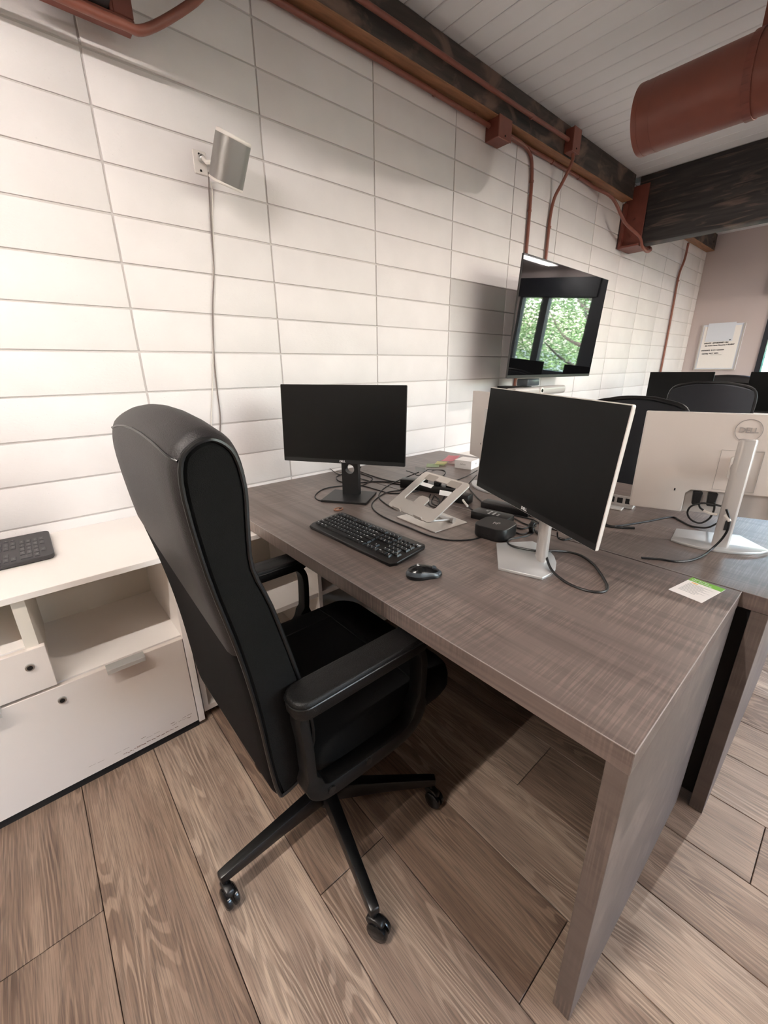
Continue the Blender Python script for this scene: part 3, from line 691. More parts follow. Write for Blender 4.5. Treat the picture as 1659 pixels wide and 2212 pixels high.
for zz in (2.083, 2.030): MB(xf).cyl((.335, -.006, zz), (.335, -.0085, zz), .004, n=8).build('screw', 'black_gap', t)
conduit([tuple(at(450, 372, 1, -.045)), tuple(at(451, 385, 1, -.02)), tuple(at(452, 420, 1, -.008)), tuple(at(457, 500, 1, -.006)), tuple(at(462, 580, 1, -.006)), tuple(at(460, 660, 1, -.006)), tuple(at(462, 760, 1, -.006)), tuple(at(469, 840, 1, -.006)), tuple(at(476, 900, 1, -.006)), tuple(at(477, 960, 1, -.006)), (.27, -.012, .72)], .0026,
        'thin grey cord hanging from the wall speaker down behind the chair', m='cable_grey', cat='cord', name='speaker_cord')
conduit([tuple(at(455, 392, 1, -.02)), tuple(at(459, 430, 1, -.005)), tuple(at(461, 600, 1, -.005)), tuple(at(460, 800, 1, -.005)), tuple(at(458, 960, 1, -.005)), (.235, -.01, .72)], .0022,
        'thin white cord beside the grey one on the block wall', m='cable_white', cat='cord', name='speaker_cord')

# ------------------------------------------------------------------ main chair
def caster(parent, x, y, a, xf=None):
    """two wheels under a hood; a = heading"""
    M_ = Matrix.Translation((x, y, 0)) @ Matrix.Rotation(a, 4, 'Z')
    cs = MB(M_)
    pr = [(-.020, .030), (-.030, .045), (-.026, .058), (-.008, .064), (.012, .062), (.018, .05), (.012, .036)]
    cs.prism(pr, (0, -.011, 0), (1, 0, 0), (0, 0, 1), (0, 1, 0), .022); cs.bevel(.004, 2)
    c_ = cs.build('caster', 'black_plastic', parent)
    MB(M_).cyl((.0, 0, .05), (.0, 0, .088), .008, n=10).build('stem', 'chair_base', c_)
    for s_ in (-1, 1):
        w_ = MB(M_); w_.loft([[(-.014+r_*math.cos(2*PI*k/22), s_*yy, .027+r_*math.sin(2*PI*k/22)) for k in range(22)] for yy, r_ in ((.003, .018), (.0035, .0262), (.007, .0272), (.014, .0265), (.0175, .022), (.019, .008))]); w_.build('wheel', 'black_gloss', c_)
def star_base(parent, cx, cy, angs, rad, bar=False, heads=None):
    MB().cyl((cx, cy, .045), (cx, cy, .125), .030, .026, n=20).build('hub', 'chair_base', parent)
    for i, (a, R_) in enumerate(zip(angs, rad)):
        d = Vector((math.cos(a), math.sin(a), 0)); s_ = Vector((-d.y, d.x, 0)); o_ = Vector((cx, cy, 0)); rings = []
        for t_, w_, z0_, z1_ in ((.015, .020, .058, .118), (.5, .0165, .072, .112), (.93, .014, .078, .106), (1., .013, .080, .104)):
            p = o_+d*R_*t_
            rings.append([p-s_*w_+Vector((0, 0, z0_)), p+s_*w_+Vector((0, 0, z0_)), p+s_*w_*.9+Vector((0, 0, z1_)), p-s_*w_*.9+Vector((0, 0, z1_))])
        MB().loft(rings, smooth=False).bevel(.004, 2).build('leg', 'chair_base', parent)
        caster(parent, cx+d.x*(R_-.012), cy+d.y*(R_-.012), heads[i] if heads else a+PI*.8)

def lerp(tab, z):
    for (z0_, x0_), (z1_, x1_) in zip(tab[:-1], tab[1:]):
        if z0_ >= z >= z1_: return x0_+(x1_-x0_)*(z0_-z)/(z0_-z1_)
    return tab[-1][1] if z < tab[-1][0] else tab[0][1]
def leather_chair(label, loc, rz=0., dyb=.085, dxb=0., full=True, name='office_chair'):
    r = thing(name, loc, label, 'chair', rz)
    X0 = -.045+dxb   # world X at which the profile table was read off
    rear = [(1.205, -.205), (1.195, -.232), (1.17, -.252), (1.11, -.257), (.97, -.242), (.84, -.218), (.75, -.204), (.64, -.192), (.50, -.182), (.42, -.172), (.40, -.155)]
    front = [(1.205, -.205), (1.198, -.178), (1.17, -.155), (1.11, -.145), (1.04, -.149), (.965, -.150), (.88, -.124), (.72, -.088), (.60, -.066), (.50, -.062), (.42, -.10), (.40, -.155)]
    prof = [(x+X0, z) for z, x in rear] + [(x+X0, z) for z, x in front[::-1][1:-1]]
    hw = .250; yc = dyb
    pr2 = [(Vector((a, b))) for a, b in spl2(prof)]
    # body: slices across the width, tucked in at both ends
    def shrink(P, d):
        out = []; n = len(P)
        for i in range(n):
            a, b = P[i-1], P[(i+1) % n]; t = (b-a).normalized(); nn = Vector((t.y, -t.x)); out.append(P[i]-nn*d*SGN)
        return out
    area = sum(pr2[i-1].x*pr2[i].y-pr2[i].x*pr2[i-1].y for i in range(len(pr2))); SGN = 1 if area > 0 else -1
    ENDS = ((-hw, .016), (-hw+.004, .009), (-hw+.012, .003), (-hw+.026, 0), (-hw*.6, 0), (-hw*.3, 0), (0, 0), (hw*.3, 0), (hw*.6, 0), (hw-.026, 0), (hw-.012, .003), (hw-.004, .009), (hw, .016))
    def warp(p, yy):      # the crown is highest in the middle
        k = min(max((p.y-.98)/.2, 0), 1); return Vector((p.x, p.y+.026*(1-(yy/hw)**2)*k*k))
    rings = []
    for yy, dd in ENDS: rings.append([(q_.x, yc+yy, q_.y) for q_ in [warp(p, yy) for p in shrink(pr2, dd)]])
    MB().loft(rings).build('back_cushion', 'chair_fabric_brown', r)
    for s_ in (-1, 1):
        P = shrink(pr2, .013)
        MB().loft([[(p.x, yc+s_*(hw-.002), p.y) for p in P], [(p.x, yc+s_*(hw+.003), p.y) for p in shrink(pr2, .017)]]).build('side_panel', 'chair_fabric', r)
        P = shrink(pr2, .0085)
        k0 = [(p.x, yc+s_*(hw+.0005), p.y) for p in P]
        MB().tube(k0, .0042, 7, closed=True).build('piping', 'piping', r)
    # worn leather over the upper rear and the crown, its lower hem runs aslant
    def paths(dd, zl, sel):
        Q = shrink(pr2, dd); nQ = len(Q); ti = max(range(nQ), key=lambda i: pr2[i].y)
        step = 1 if Q[(ti+2) % nQ].x < Q[ti].x else -1
        rear_ = []; i = ti
        while Q[i % nQ].y > .72: rear_.append(Q[i % nQ]); i += step
        k = next(j for j, p in enumerate(rear_) if p.y < 1.172)
        top_ = rear_[:k+1][::-1]; i = ti-step
        while Q[i % nQ].y > 1.12: top_.append(Q[i % nQ]); i -= step
        if sel: return top_
        out = []
        for p, q in zip(rear_[k:-1], rear_[k+1:]):
            out.append(p)
            if q.y < zl: out.append(p.lerp(q, (p.y-zl)/(p.y-q.y))); break
        return out
    def resamp(P_, n_):
        L_ = [0]
        for p, q in zip(P_[:-1], P_[1:]): L_.append(L_[-1]+(q-p).length)
        out = []
        for k in range(n_):
            d_ = L_[-1]*k/(n_-1); j = 0
            while j < len(L_)-2 and L_[j+1] < d_: j += 1
            t_ = (d_-L_[j])/max(L_[j+1]-L_[j], 1e-9); out.append(P_[j].lerp(P_[j+1], t_))
        return out
    for nm, sel in (('rear_cover', 0), ('top_cover', 1)):
        vs = []; fs = []; nz = 24; cols = ENDS[1:-1]; ny = len(cols)
        for yy, dd in cols:
            u = (yy+hw)/(2*hw)
            for p in resamp(paths(dd-.0035, .80+.17*u**1.3, sel), nz): p = warp(p, yy); vs.append((p.x, yc+yy, p.y))
        for j in range(ny-1):
            for i in range(nz-1): fs.append((j*nz+i, (j+1)*nz+i, (j+1)*nz+i+1, j*nz+i+1))
        q = MB(); q._add(vs, fs, True); q.build(nm, 'leather_worn', r)
    sm = []
    for yy, dd in ENDS[1:-1]: p = warp(paths(dd-.0042, .9, 1)[0], yy); sm.append((p.x, yc+yy, p.y))
    MB().tube(sm, .0022, 6).build('seam', 'piping', r)
    # seat
    P = rrect(.50, .54, .07, 6); sx = .165+X0
    rings = []
    for z, s_ in ((.368, .90), (.375, .96), (.40, 1.), (.44, 1.0), (.462, .985), (.474, .95), (.478, .88), (.476, .5)):
        ring = []
        for a, b in P:
            fx = a/.25; drop = -.018*max(0, fx-.55)/.45 if z > .43 else 0
            ring.append((sx+a*(s_ if abs(a) > .01 else 1), yc+b*s_, z+drop))
        rings.append(ring)
    MB().loft(rings).build('seat', 'chair_fabric', r)
    st = MB()
    for yy in (-.17, .17): st.tube([(sx-.2, yc+yy, .4785), (sx+.09, yc+yy, .4795)], .0016, 5)
    st.tube([(sx+.09, yc-.25, .474), (sx+.09, yc-.17, .4795), (sx+.09, yc+.17, .4795), (sx+.09, yc+.25, .474)], .0016, 5)
    st.build('stitching', 'piping', r)
    # arm loops
    for s_ in (-1, 1):
        ya = yc+s_*.290; A = -.150+X0+.045-.045; xa, xb, zt, zb_ = -.118+X0, .222+X0, .655, .405
        out = [(xa+.01, zt), (xa, zt-.03), (xa+.006, .56), (xa+.010, zb_+.05), (xa+.03, zb_+.012), (xa+.075, zb_), (xb-.09, zb_-.005), (xb-.03, zb_+.012), (xb-.004, zb_+.06), (xb+.004, .56), (xb, zt-.04), (xb-.025, zt-.006), (xb-.06, zt)]
        pts = spline([(a, ya, b) for a, b in out], 5)
        fb = MB(); rings = []
        for i, p in enumerate(pts):
            t_ = (pts[min(i+1, len(pts)-1)]-pts[max(i-1, 0)]).normalized(); nn = Vector((-t_.z, 0, t_.x)); wd_ = .011 if .47 < p.z else .021
            wy = .022
            rings.append([p+nn*wd_+Vector((0, -wy, 0)), p+nn*wd_+Vector((0, wy, 0)), p-nn*wd_+Vector((0, wy, 0)), p-nn*wd_+Vector((0, -wy, 0))])
        fb.loft(rings, smooth=False).bevel(.004, 2, 50).build('arm_frame', 'chair_frame', r)
        for xx in (xa+.05, xa+.155): MB().cyl((xx, ya+s_*.021, zb_+.006), (xx, ya+s_*.026, zb_+.006), .009, n=12).build('bolt', 'piping', r)
        # pad
        Lp = (xb-xa)+.035; P = rrect(Lp, .076, .030, 6); cx_ = (xa+xb)/2-.002; rings = []
        for z, k in ((.648, .93), (.652, .985), (.664, 1.), (.678, .995), (.685, .97), (.6885, .91), (.6895, .80), (.690, .3)):
            rings.append([(cx_+a*(1-(1-k)*.25), ya+b*k, z-.010*max(0, a/(Lp/2)-.55)**1.5) for a, b in P])
        pd = MB().loft(rings).build('arm_pad', 'leather', r)
        MB().tube([(cx_+a*.999, ya+b*1.0, .677-.010*max(0, a/(Lp/2)-.55)**1.5) for a, b in P], .0022, 6, closed=True).build('piping', 'piping', pd)
    # mechanism, column, star base with casters
    MB().box((-.05, yc-.20, .358), (.14, yc+.20, .372)).box((-.06, -.06, .30), (.12, .09, .36)).bevel(.006, 2).build('tilt_mechanism', 'chair_base', r)
    MB().cyl((0, 0, .10), (0, 0, .24), .028, .026, n=20).cyl((0, 0, .24), (0, 0, .31), .018, n=16).build('gas_column', 'chair_base', r)
    angs = [math.radians(a) for a in (184, 256, 323, 35, 109)]
    star_base(r, 0, 0, angs, (.335, .345, .335, .33, .30), heads=[math.radians(a) for a in (95, 112, 95, 70, 100)])
    return r
def spl2(P):
    Q = spline([Vector((a, b, 0)) for a, b in P], 3, closed=True); return [(p.x, p.y) for p in Q]
chair = leather_chair('black high-backed leather office chair pulled up to the near desk', (.045, -1.125, 0))

# ------------------------------------------------------------------ keyboards
key_meshes = {}
def key_mesh(w, h, m, z=.0055, tap=.0022):
    k = (round(w, 4), round(h, 4), m)
    if k not in key_meshes:
        b = MB(); a, c_ = w/2, h/2
        b.hexa([(-a, -c_, 0), (a, -c_, 0), (a, c_, 0), (-a, c_, 0), (-a+tap, -c_+tap*.6, z), (a-tap, -c_+tap*.6, z), (a-tap, c_-tap*.9, z), (-a+tap, c_-tap*.9, z)])
        me = b.mesh('key'); me.materials.append(MATS[m]); key_meshes[k] = me
    return key_meshes[k]
U = .0187
ROWS = [  # (row index from the front, list of (x in key units from the left edge, width)); x runs left to right for the user
    (0, [(0, 1.25), (1.25, 1.25), (2.5, 1.25), (3.75, 6.25), (10, 1.25), (11.25, 1.25), (12.5, 1.25), (13.75, 1.25), (15.3, 1), (16.3, 1), (17.3, 1), (18.6, 2), (20.6, 1)]),
    (1, [(0, 2.25)]+[(2.25+i, 1) for i in range(10)]+[(12.25, 2.75), (16.3, 1), (18.6, 1), (19.6, 1), (20.6, 1), (21.6, 1)]),
    (2, [(0, 1.75)]+[(1.75+i, 1) for i in range(11)]+[(12.75, 2.25), (18.6, 1), (19.6, 1), (20.6, 1)]),
    (3, [(0, 1.5)]+[(1.5+i, 1) for i in range(12)]+[(13.5, 1.5), (15.3, 1), (16.3, 1), (17.3, 1), (18.6, 1), (19.6, 1), (20.6, 1), (21.6, 1)]),
    (4, [(i, 1) for i in range(13)]+[(13, 2), (15.3, 1), (16.3, 1), (17.3, 1), (18.6, 1), (19.6, 1), (20.6, 1), (21.6, 1)]),
    (5, [(0, 1)]+[(1.6+i, 1) for i in range(4)]+[(6.2+i, 1) for i in range(4)]+[(10.8+i, 1) for i in range(4)]+[(15.3, 1), (16.3, 1), (17.3, 1)])]
# main keyboard: local x = along its length (user's left to right), local y = away from the user
kx, ky = .383, -.905
kb = thing('keyboard', (kx, ky, .745), 'black full-size keyboard with white lettering on the near desk', 'keyboard', -PI/2+.02)
hl, hd = .2275, .076
def kz(y_): return .012+(y_+hd)*.105
body = MB()
outl = [(-hl+.012, -hd), (-hl, -hd+.02), (-hl+.002, hd-.01), (-hl+.012, hd), (hl-.012, hd), (hl-.002, hd-.01), (hl, -hd+.02), (hl-.012, -hd)][::-1]
body.loft([[(a, b, kz(b)-.0135+.002*0) for a, b in [(p*.985, q*.97) for p, q in outl]], [(a, b, kz(b)-.005) for a, b in outl], [(a*.997, b*.99, kz(b)) for a, b in outl]], smooth=False)
body.bevel(.0016, 2, 25).build('case', 'kb_body', kb)
MB().loft([[(s_*hl*.96, -hd+.0, kz(-hd)-.006), (s_*hl*.96, -hd+.018, kz(-hd)+.0012)] for s_ in (-1, 1)], closed=False).build('wrist_lip', 'kb_body', kb)
MB().box((-.17, hd-.016, 0), (-.15, hd-.008, .022)).box((.15, hd-.016, 0), (.17, hd-.008, .022)).build('foot', 'kb_body', kb)
kr = MB(); leg = MB(); x_left = -.208
for row, keys in ROWS:
    yk = -hd+.030+row*.0188+(.004 if row == 5 else 0)
    for xk, wk in keys:
        h_ = .0188*2 if (row == 0 and xk == 21.6) else .0172
        xc = x_left+(xk+wk/2)*U*.985
        o = bpy.data.objects.new('key', key_mesh(wk*U*.985-.0014, .0174, 'key_black')); COL.objects.link(o); o.parent = kb
        o.location = (xc, yk, kz(yk)); o.rotation_euler = (.105, 0, 0)
        zt = kz(yk)+.0060; n_ = 1 if wk < 1.2 else 2
        if wk < 6:
            sx_ = random.uniform(.0014, .0022)*(2.0 if wk > 1.1 else 1.); yo = .002; xo = -wk*U/2+.0055 if wk > 1.1 else -.0022
            leg.quad((xc+xo-sx_, yk+yo-.0011, zt+(yo-.0011)*.105), (xc+xo+sx_, yk+yo-.0011, zt+(yo-.0011)*.105), (xc+xo+sx_, yk+yo+.0013, zt+(yo+.0013)*.105), (xc+xo-sx_, yk+yo+.0013, zt+(yo+.0013)*.105))
            if row == 4 or xk > 15: leg.quad((xc+.001, yk-.0042, zt-.0006), (xc+.0032, yk-.0042, zt-.0006), (xc+.0032, yk-.0024, zt-.0003), (xc+.001, yk-.0024, zt-.0003))
for xk in [1.6+i for i in range(12)]:
    xc = x_left+(xk+.5)*U; yk = hd-.013; leg.quad((xc-.0014, yk-.001, kz(yk)+.0005), (xc+.0014, yk-.001, kz(yk)+.0005), (xc+.0014, yk+.001, kz(yk)+.0007), (xc-.0014, yk+.001, kz(yk)+.0007))
for xk in (18.9, 19.9, 20.9, 21.9):
    xc = x_left+(xk+.2)*U; yk = -hd+.030+5*.0188+.002
    o = bpy.data.objects.new('key', key_mesh(.013, .008, 'key_black')); COL.objects.link(o); o.parent = kb; o.location = (xc, yk, kz(yk)-.002); o.rotation_euler = (.105, 0, 0)
tag(leg.build('key_lettering', 'print_white', kb), kind='stuff')
text('logo', 'logi', .012, 'print_white', (hl-.022, hd-.018, kz(hd-.018)+.0005), (1, 0, 0), (0, 1, .105), kb)

# second keyboard on the credenza (only its right end is in view)
p_br = at(118, 1196, 2, .735); p_tr = at(104, 1150, 2, .735)
k2 = thing('keyboard', (p_br.x-.22, -.165, .720), 'dark grey keyboard with flush keys lying on the white credenza', 'keyboard', 0.)
hl, hd = .22, (p_tr.y-p_br.y)/2+.004; y2 = (p_tr.y+p_br.y)/2
k2.location = (p_br.x-.22, y2, .720)
pr = rrect(2*hl, 2*hd, .016, 4)
MB().loft([[(a*.985, b*.96, 0.0005) for a, b in pr], [(a, b, .006) for a, b in pr], [(a, b, .013+(b+hd)*.03) for a, b in pr], [(a*.992, b*.975, .0155+(b+hd)*.03) for a, b in pr]]).build('case', 'kb_grey', k2)
leg = MB(); f2 = (hd*2-.03)/ .105
for row, keys in ROWS:
    yk = -hd+.034+row*.0175*f2*.95
    for xk, wk in keys:
        xc = -.2+(xk+wk/2)*U*.955
        if xc+wk*U/2 > hl-.008: continue
        o = bpy.data.objects.new('key', key_mesh(wk*U*.955-.0022, .0150*f2 if row != 5 else .010, 'key_grey')); COL.objects.link(o); o.parent = k2
        o.location = (xc, yk, .0120+(yk+hd)*.03); o.rotation_euler = (.03, 0, 0)
        leg.quad((xc-.002, yk-.001, .0178+(yk+hd)*.03), (xc+.002, yk-.001, .0178+(yk+hd)*.03), (xc+.002, yk+.001, .0178+(yk+hd)*.03), (xc-.002, yk+.001, .0178+(yk+hd)*.03))
tag(leg.build('key_lettering', 'print_grey', k2), kind='stuff')

# ------------------------------------------------------------------ mouse
ms = thing('computer_mouse', (.347, -1.228, .745), 'small black mouse with a grey band on the near desk', 'mouse', -.50)
def mouse_ring(z, k, top=False): return [(.052*k*math.cos(a)*(1.0), (.0315-.006*math.exp(-((math.cos(a)-.1)/.35)**2))*k*math.sin(a), z) for a in [2*PI*q/28 for q in range(28)]]
def mshape(z0_, z1_, n_=5):
    R_ = []
    for i in range(n_):
        u = z0_+(z1_-z0_)*i/(n_-1); k = math.sqrt(max(1-(u*.985)**2.6, .002)); R_.append([(x+(-.004*u), y, z+.003+.033*u-(.010*u*(x/.05+.3 if x > -.015 else 0))) for x, y, z in mouse_ring(0, k)])
    return R_
MB().loft([[(x*.93, y*.9, 0.0005) for x, y, z in mouse_ring(0, 1)], [(x, y, .004) for x, y, z in mouse_ring(0, 1)]]+mshape(.05, .30, 4)).build('body', 'kb_body', ms)
MB().loft([[(x*1.012, y*1.012, z) for x, y, z in rg] for rg in mshape(.28, .62, 5)], caps=True).build('side_band', 'mouse_grey', ms)
MB().loft([[(x*1.004, y*1.004, z+.0004) for x, y, z in rg] for rg in mshape(.60, 1., 10)]).build('top_shell', 'mouse_black', ms)
MB().cyl((.028, -.003, .0225), (.028, .003, .0225), .007, n=14).build('scroll_wheel', 'mouse_grey', ms)
text('logo', 'logi', .009, 'print_white', (-.018, 0, .0372), (.0, -1, 0), (1, 0, .0), ms)

# ------------------------------------------------------------------ laptop stand
ls = thing('laptop_stand', (.69, -.93, .745), 'folded silver aluminium laptop stand on the near desk', 'laptop stand'); xf = off(ls)
FL, FR = Vector((.588, -.800, .795)), Vector((.562, -1.050, .795)); BL, BR = Vector((.776, -.802, .90)), Vector((.777, -1.042, .90))
eu = (FR-FL).normalized(); W = (FR-FL).length; ev = ((BL-FL)-eu*(BL-FL).dot(eu)).normalized(); Lh = (BL-FL).length; en = eu.cross(ev).normalized()
if en.z < 0: en = -en
mid = (FL+FR)/2
pl = MB(xf); T_ = .0045
def LP(a, b, c_=0): return mid+eu*a+ev*b+en*c_
def barp(poly, th=T_): pl.prism(poly, mid, eu, ev, en, th)
hwid = W/2; r_ = .012
outer = [(a, b+Lh/2) for a, b in rrect(W, Lh, .018, 5)]; n_ = len(outer)
inner = [(a, b+Lh/2+.014) for a, b in rrect(W-.078, Lh-.088, .010, 5)]
for z0_ in (0, T_):
    vs = [LP(a, b, z0_) for a, b in outer]+[LP(a, b, z0_) for a, b in inner]; pl._add(vs, [(k, (k+1) % n_, n_+(k+1) % n_, n_+k) for k in range(n_)])
for P_ in (outer, inner):
    pl._add([LP(a, b, 0) for a, b in P_]+[LP(a, b, T_) for a, b in P_], [(k, (k+1) % n_, n_+(k+1) % n_, n_+k) for k in range(n_)])
pl.prism([(-.028, .052), (.028, .052), (.028, .088), (.018, .098), (-.018, .098), (-.028, .088)], mid, eu, ev, en, T_)
pl.build('top_plate', 'alu', ls)
for s_ in (-1, 1):
    MB(xf).prism([(a+s_*.062, b+Lh-.024) for a, b in rrect(.058, .030, .004, 2)], mid+en*T_, eu, ev, en, .0012).build('rubber_pad', 'rubber_pad', ls)
for s_ in (-1, 1):
    hk = MB(xf); hk.prism([(s_*.062-.022, -.002), (s_*.062+.022, -.002), (s_*.062+.022, .004), (s_*.062-.022, .004)], mid, eu, ev, en, .016)
    hk.build('front_hook', 'alu', ls)
bpoly = [at(857, 1118, 2, .745), at(940, 1152, 2, .745), at(1009, 1130, 2, .745), Vector((.79, -.835, .745))]
bp_ = MB(xf); bp_.hexa([p+Vector((0, 0, .0005)) for p in bpoly]+[p+Vector((0, 0, .0050)) for p in bpoly]); bp_.bevel(.0015, 2).build('base_plate', 'alu', ls)
bc = Vector((.735, -.985, .757))
am = MB(xf)
for yy in (-1.0, -.87):
    am.tube([(.725, yy, .757), (.62, yy+.01, .775), (.60, yy+.02, .795)], .004, 8)
am.tube([(.725, -1.012, .758), (.725, -.86, .758)], .0075, 14)
am.build('hinge_arm', 'silver', ls)
MB(xf).cyl((.725, -1.018, .758), (.725, -1.006, .758), .0105, n=18).build('hinge_knob', 'silver', ls)

# ------------------------------------------------------------------ small electronics on the near desk
hp = thing('mini_computer', (.748, -1.182, .745), 'small black rounded-square computer beside the silver stand', 'computer', .10)
P = rrect(.120, .120, .034, 8)
MB().loft([[(a*.94, b*.94, .0) for a, b in P], [(a*.985, b*.985, .004) for a, b in P], [(a, b, .010) for a, b in P], [(a, b, .038) for a, b in P], [(a*.985, b*.985, .0425) for a, b in P], [(a*.95, b*.95, .044) for a, b in P]]).build('case', 'black_plastic', hp)
text('logo', 'hp', .026, 'logo_grey', (.0, .0, .0443), (.55, -.84, 0), (.84, .55, 0), hp, thick=.0002, shear=.45)
for k in (-.020, -.004, .012): MB().box((-.061, k-.005, .014), (-.0595, k+.005, .020)).build('port', 'black_gap', hp)
def brick(label, c, s_, rz, m='black_plastic', lab=False, name='power_adapter', cat='power adapter'):
    t = thing(name, c, label, cat, rz); a, b, h_ = s_
    MB().box((-a/2, -b/2, 0), (a/2, b/2, h_)).bevel(.004, 2).build('case', m, t)
    if lab:
        q = MB()
        for k in range(4):
            for j in range(3):
                if random.random() < .8: q.box((-a*.32+j*a*.2, -b*.22+k*b*.12, h_), (-a*.32+j*a*.2+a*random.uniform(.1, .17), -b*.22+k*b*.12+b*.055, h_+.0004))
        tag(q.build('print', 'print_grey', t), kind='stuff')
    return t
brick('black power adapter with grey printing lying behind the small computer', (.862, -1.088, .745), (.062, .150, .030), .14, lab=True)
brick('black docking bar lying under the lower edge of the large monitor', (1.00, -1.06, .745), (.060, .20, .026), .18, name='docking_bar', cat='dock')
brick('black power adapter standing behind the left end of the laptop stand', tuple(at(885, 1052, 2, .745)), (.05, .085, .042), .5)
brick('black plug block at the right end of the power strip', tuple(at(1000, 1085, 2, .745)), (.05, .07, .040), .2, name='power_block')
# power strip behind the laptop stand
ps = thing('power_strip', tuple(at(945, 1063, 2, .745)), 'black power strip lying behind the laptop stand with plugs in it', 'power strip', -1.05-.22)
MB().box((-.13, -.025, 0), (.13, .025, .034)).bevel(.005, 2).build('case', 'black_plastic', ps)
for k in (-.07, .0, .06):
    MB().box((k-.014, -.016, .034), (k+.014, .016, .055)).bevel(.004, 2).build('plug', 'black_gloss', ps)
def flagtag(label, p, sx_, sy_, rz, rx=.3, m='paper_white'):
    t = MB().box((-sx_/2, -sy_/2, 0), (sx_/2, sy_/2, .0012)).build('cable_tag', m); t.location = p; t.rotation_euler = (rx, .15, rz); return tag(t, label, 'label', 'paper tags on the cables')
flagtag('white paper tag on the left cable behind the laptop stand', tuple(at(922, 1048, 2, .80)), .055, .026, -1.25)
flagtag('white paper tag on the right cable behind the laptop stand', tuple(at(962, 1066, 2, .80)), .050, .036, -.9)
flagtag('grey paper tag above the top left corner of the laptop stand', tuple(at(908, 1014, 2, .79)), .055, .032, -.6, .5, 'print_grey')

# small things
t = thing('copper_ring', (.502, -.588, .745), 'small flat copper-brown disc between the keyboard and the black stand', 'trinket')
MB().tube([(.019*math.cos(2*PI*k/24), .013*math.sin(2*PI*k/24), .003) for k in range(24)], .0035, 8, closed=True).build('rim', 'copper', t)
MB().ball((0, 0, .002), .014, (1, .7, .15)).build('centre', 'rubber_pad', t)
MB().ball((.008, -.004, .0045), .008, (1, .8, .3)).build('dark_spot', 'black_plastic', t)
# card
q = [at(1488, 1245, 2, .746), at(1559, 1271, 2, .746), at(1525, 1305, 2, .746), at(1451, 1277, 2, .746)]
cu_ = (q[1]-q[0]).normalized(); cw = .092; ch = .125; cc = (q[0]+q[1]+q[2]+q[3])/4; cv = Vector((-cu_.y, cu_.x, 0)); 
if cv.dot(q[0]-q[3]) < 0: cv = -cv
cw = ((q[1]-q[0]).length+(q[2]-q[3]).length)/2; ch = ((q[0]-q[3]).length+(q[1]-q[2]).length)/2
card = thing('desk_card', cc, 'white card with a green header on the corner of the near desk', 'card'); xf = off(card)
MB(xf).prism(rrect(cw, ch, .001, 2), cc-Vector((0, 0, .0006)), cu_, cv, (0, 0, 1), .0011).build('card_sheet', 'paper_white', card)
MB(xf).prism([(-cw/2, ch/2-.024), (cw/2, ch/2-.024), (cw/2, ch/2), (-cw/2, ch/2)], cc+Vector((0, 0, .0005)), cu_, cv, (0, 0, 1), .0003).build('header', 'card_green', card)
for i, (s_, yo) in enumerate((('Reserved', -.007), ('Mr. Desking', -.0175))):
    tt = text('header_text', s_, .0095, 'print_white', -Vector(card.location)+cc-cu_*(cw/2-.006)+cv*(ch/2+yo)+Vector((0, 0, .001)), cu_, cv, card, thick=.0001, align='LEFT')
ln = MB(xf)
for k in range(9):
    yy = ch/2-.040-k*.0068; xs = -cw/2+.010
    ln.prism([(xs, yy), (xs+cw*random.uniform(.45, .8), yy), (xs+cw*.5, yy-.0018), (xs, yy-.0018)], cc+Vector((0, 0, .0005)), cu_, cv, (0, 0, 1), .0002)
tag(ln.build('small_print', 'print_grey', card), kind='stuff')
MB(xf).prism([(a-.018, b+ch/2-.032) for a, b in rrect(.016, .006, .003, 3)], cc+Vector((0, 0, .0005)), cu_, cv, (0, 0, 1), .0002).build('orange_mark', 'orange_print', card)

# sticky notes and little white box at the wall
def note(label, p, m, rz, curl=.012, s_=.05):
    b = MB(); n_ = 6; vs = [(-s_/2+s_*i/n_, -s_/2+s_*j/n_, .001+curl*((i/n_)**2*.7+((1-j/n_)**2)*.3)) for j in range(n_+1) for i in range(n_+1)]
    b._add(vs, [(j*(n_+1)+i, j*(n_+1)+i+1, (j+1)*(n_+1)+i+1, (j+1)*(n_+1)+i) for j in range(n_) for i in range(n_)], True)
    bmesh.ops.solidify(b.bm, geom=b.bm.faces[:], thickness=.0006)
    o = b.build('sticky_note', m); o.location = p; o.rotation_euler = (0, 0, rz); return tag(o, label, 'sticky note', 'sticky notes near the wall')
note('green sticky note pad, leftmost of the coloured notes', tuple(at(935, 1006, 2, .747)), 'note_green', .7, .004, .075)
note('second green sticky note under the yellow one', tuple(at(952, 1003, 2, .749)), 'note_green', .3, .003, .06)
note('yellow sticky note on top of the green ones', tuple(at(953, 1001, 2, .754)), 'note_yellow', .5, .006, .065)
note('bright pink sticky note curling up near the white box', tuple(at(973, 995, 2, .754)), 'note_pink', .15, .030, .085)
note('pale pink paper slip under the pink sticky note', tuple(at(978, 1000, 2, .748)), 'paper_white', .2, .004, .06)
bx = thing('small_box', (1.47, -.515, .745), 'small white product box near the wall on the second desk', 'box', .22)
MB().box((-.052, -.052, 0), (.052, .052, .030)).bevel(.0012, 1).build('box_base', 'paper_white', bx)
MB().box((-.0524, -.0524, .012), (.0524, .0524, .048)).bevel(.0012, 1).build('lid', 'paper_white', bx)
text('side_print', 'AirPods', .011, 'logo_grey', (-.0527, 0, .026), (0, -1, 0), (0, 0, 1), bx, thick=.0002)
MB().ball((.01, -.0527, .026), .006, (1, .1, 1)).build('emblem', 'logo_grey', bx)
bx.location = at(1008, 1009, 2, .745)

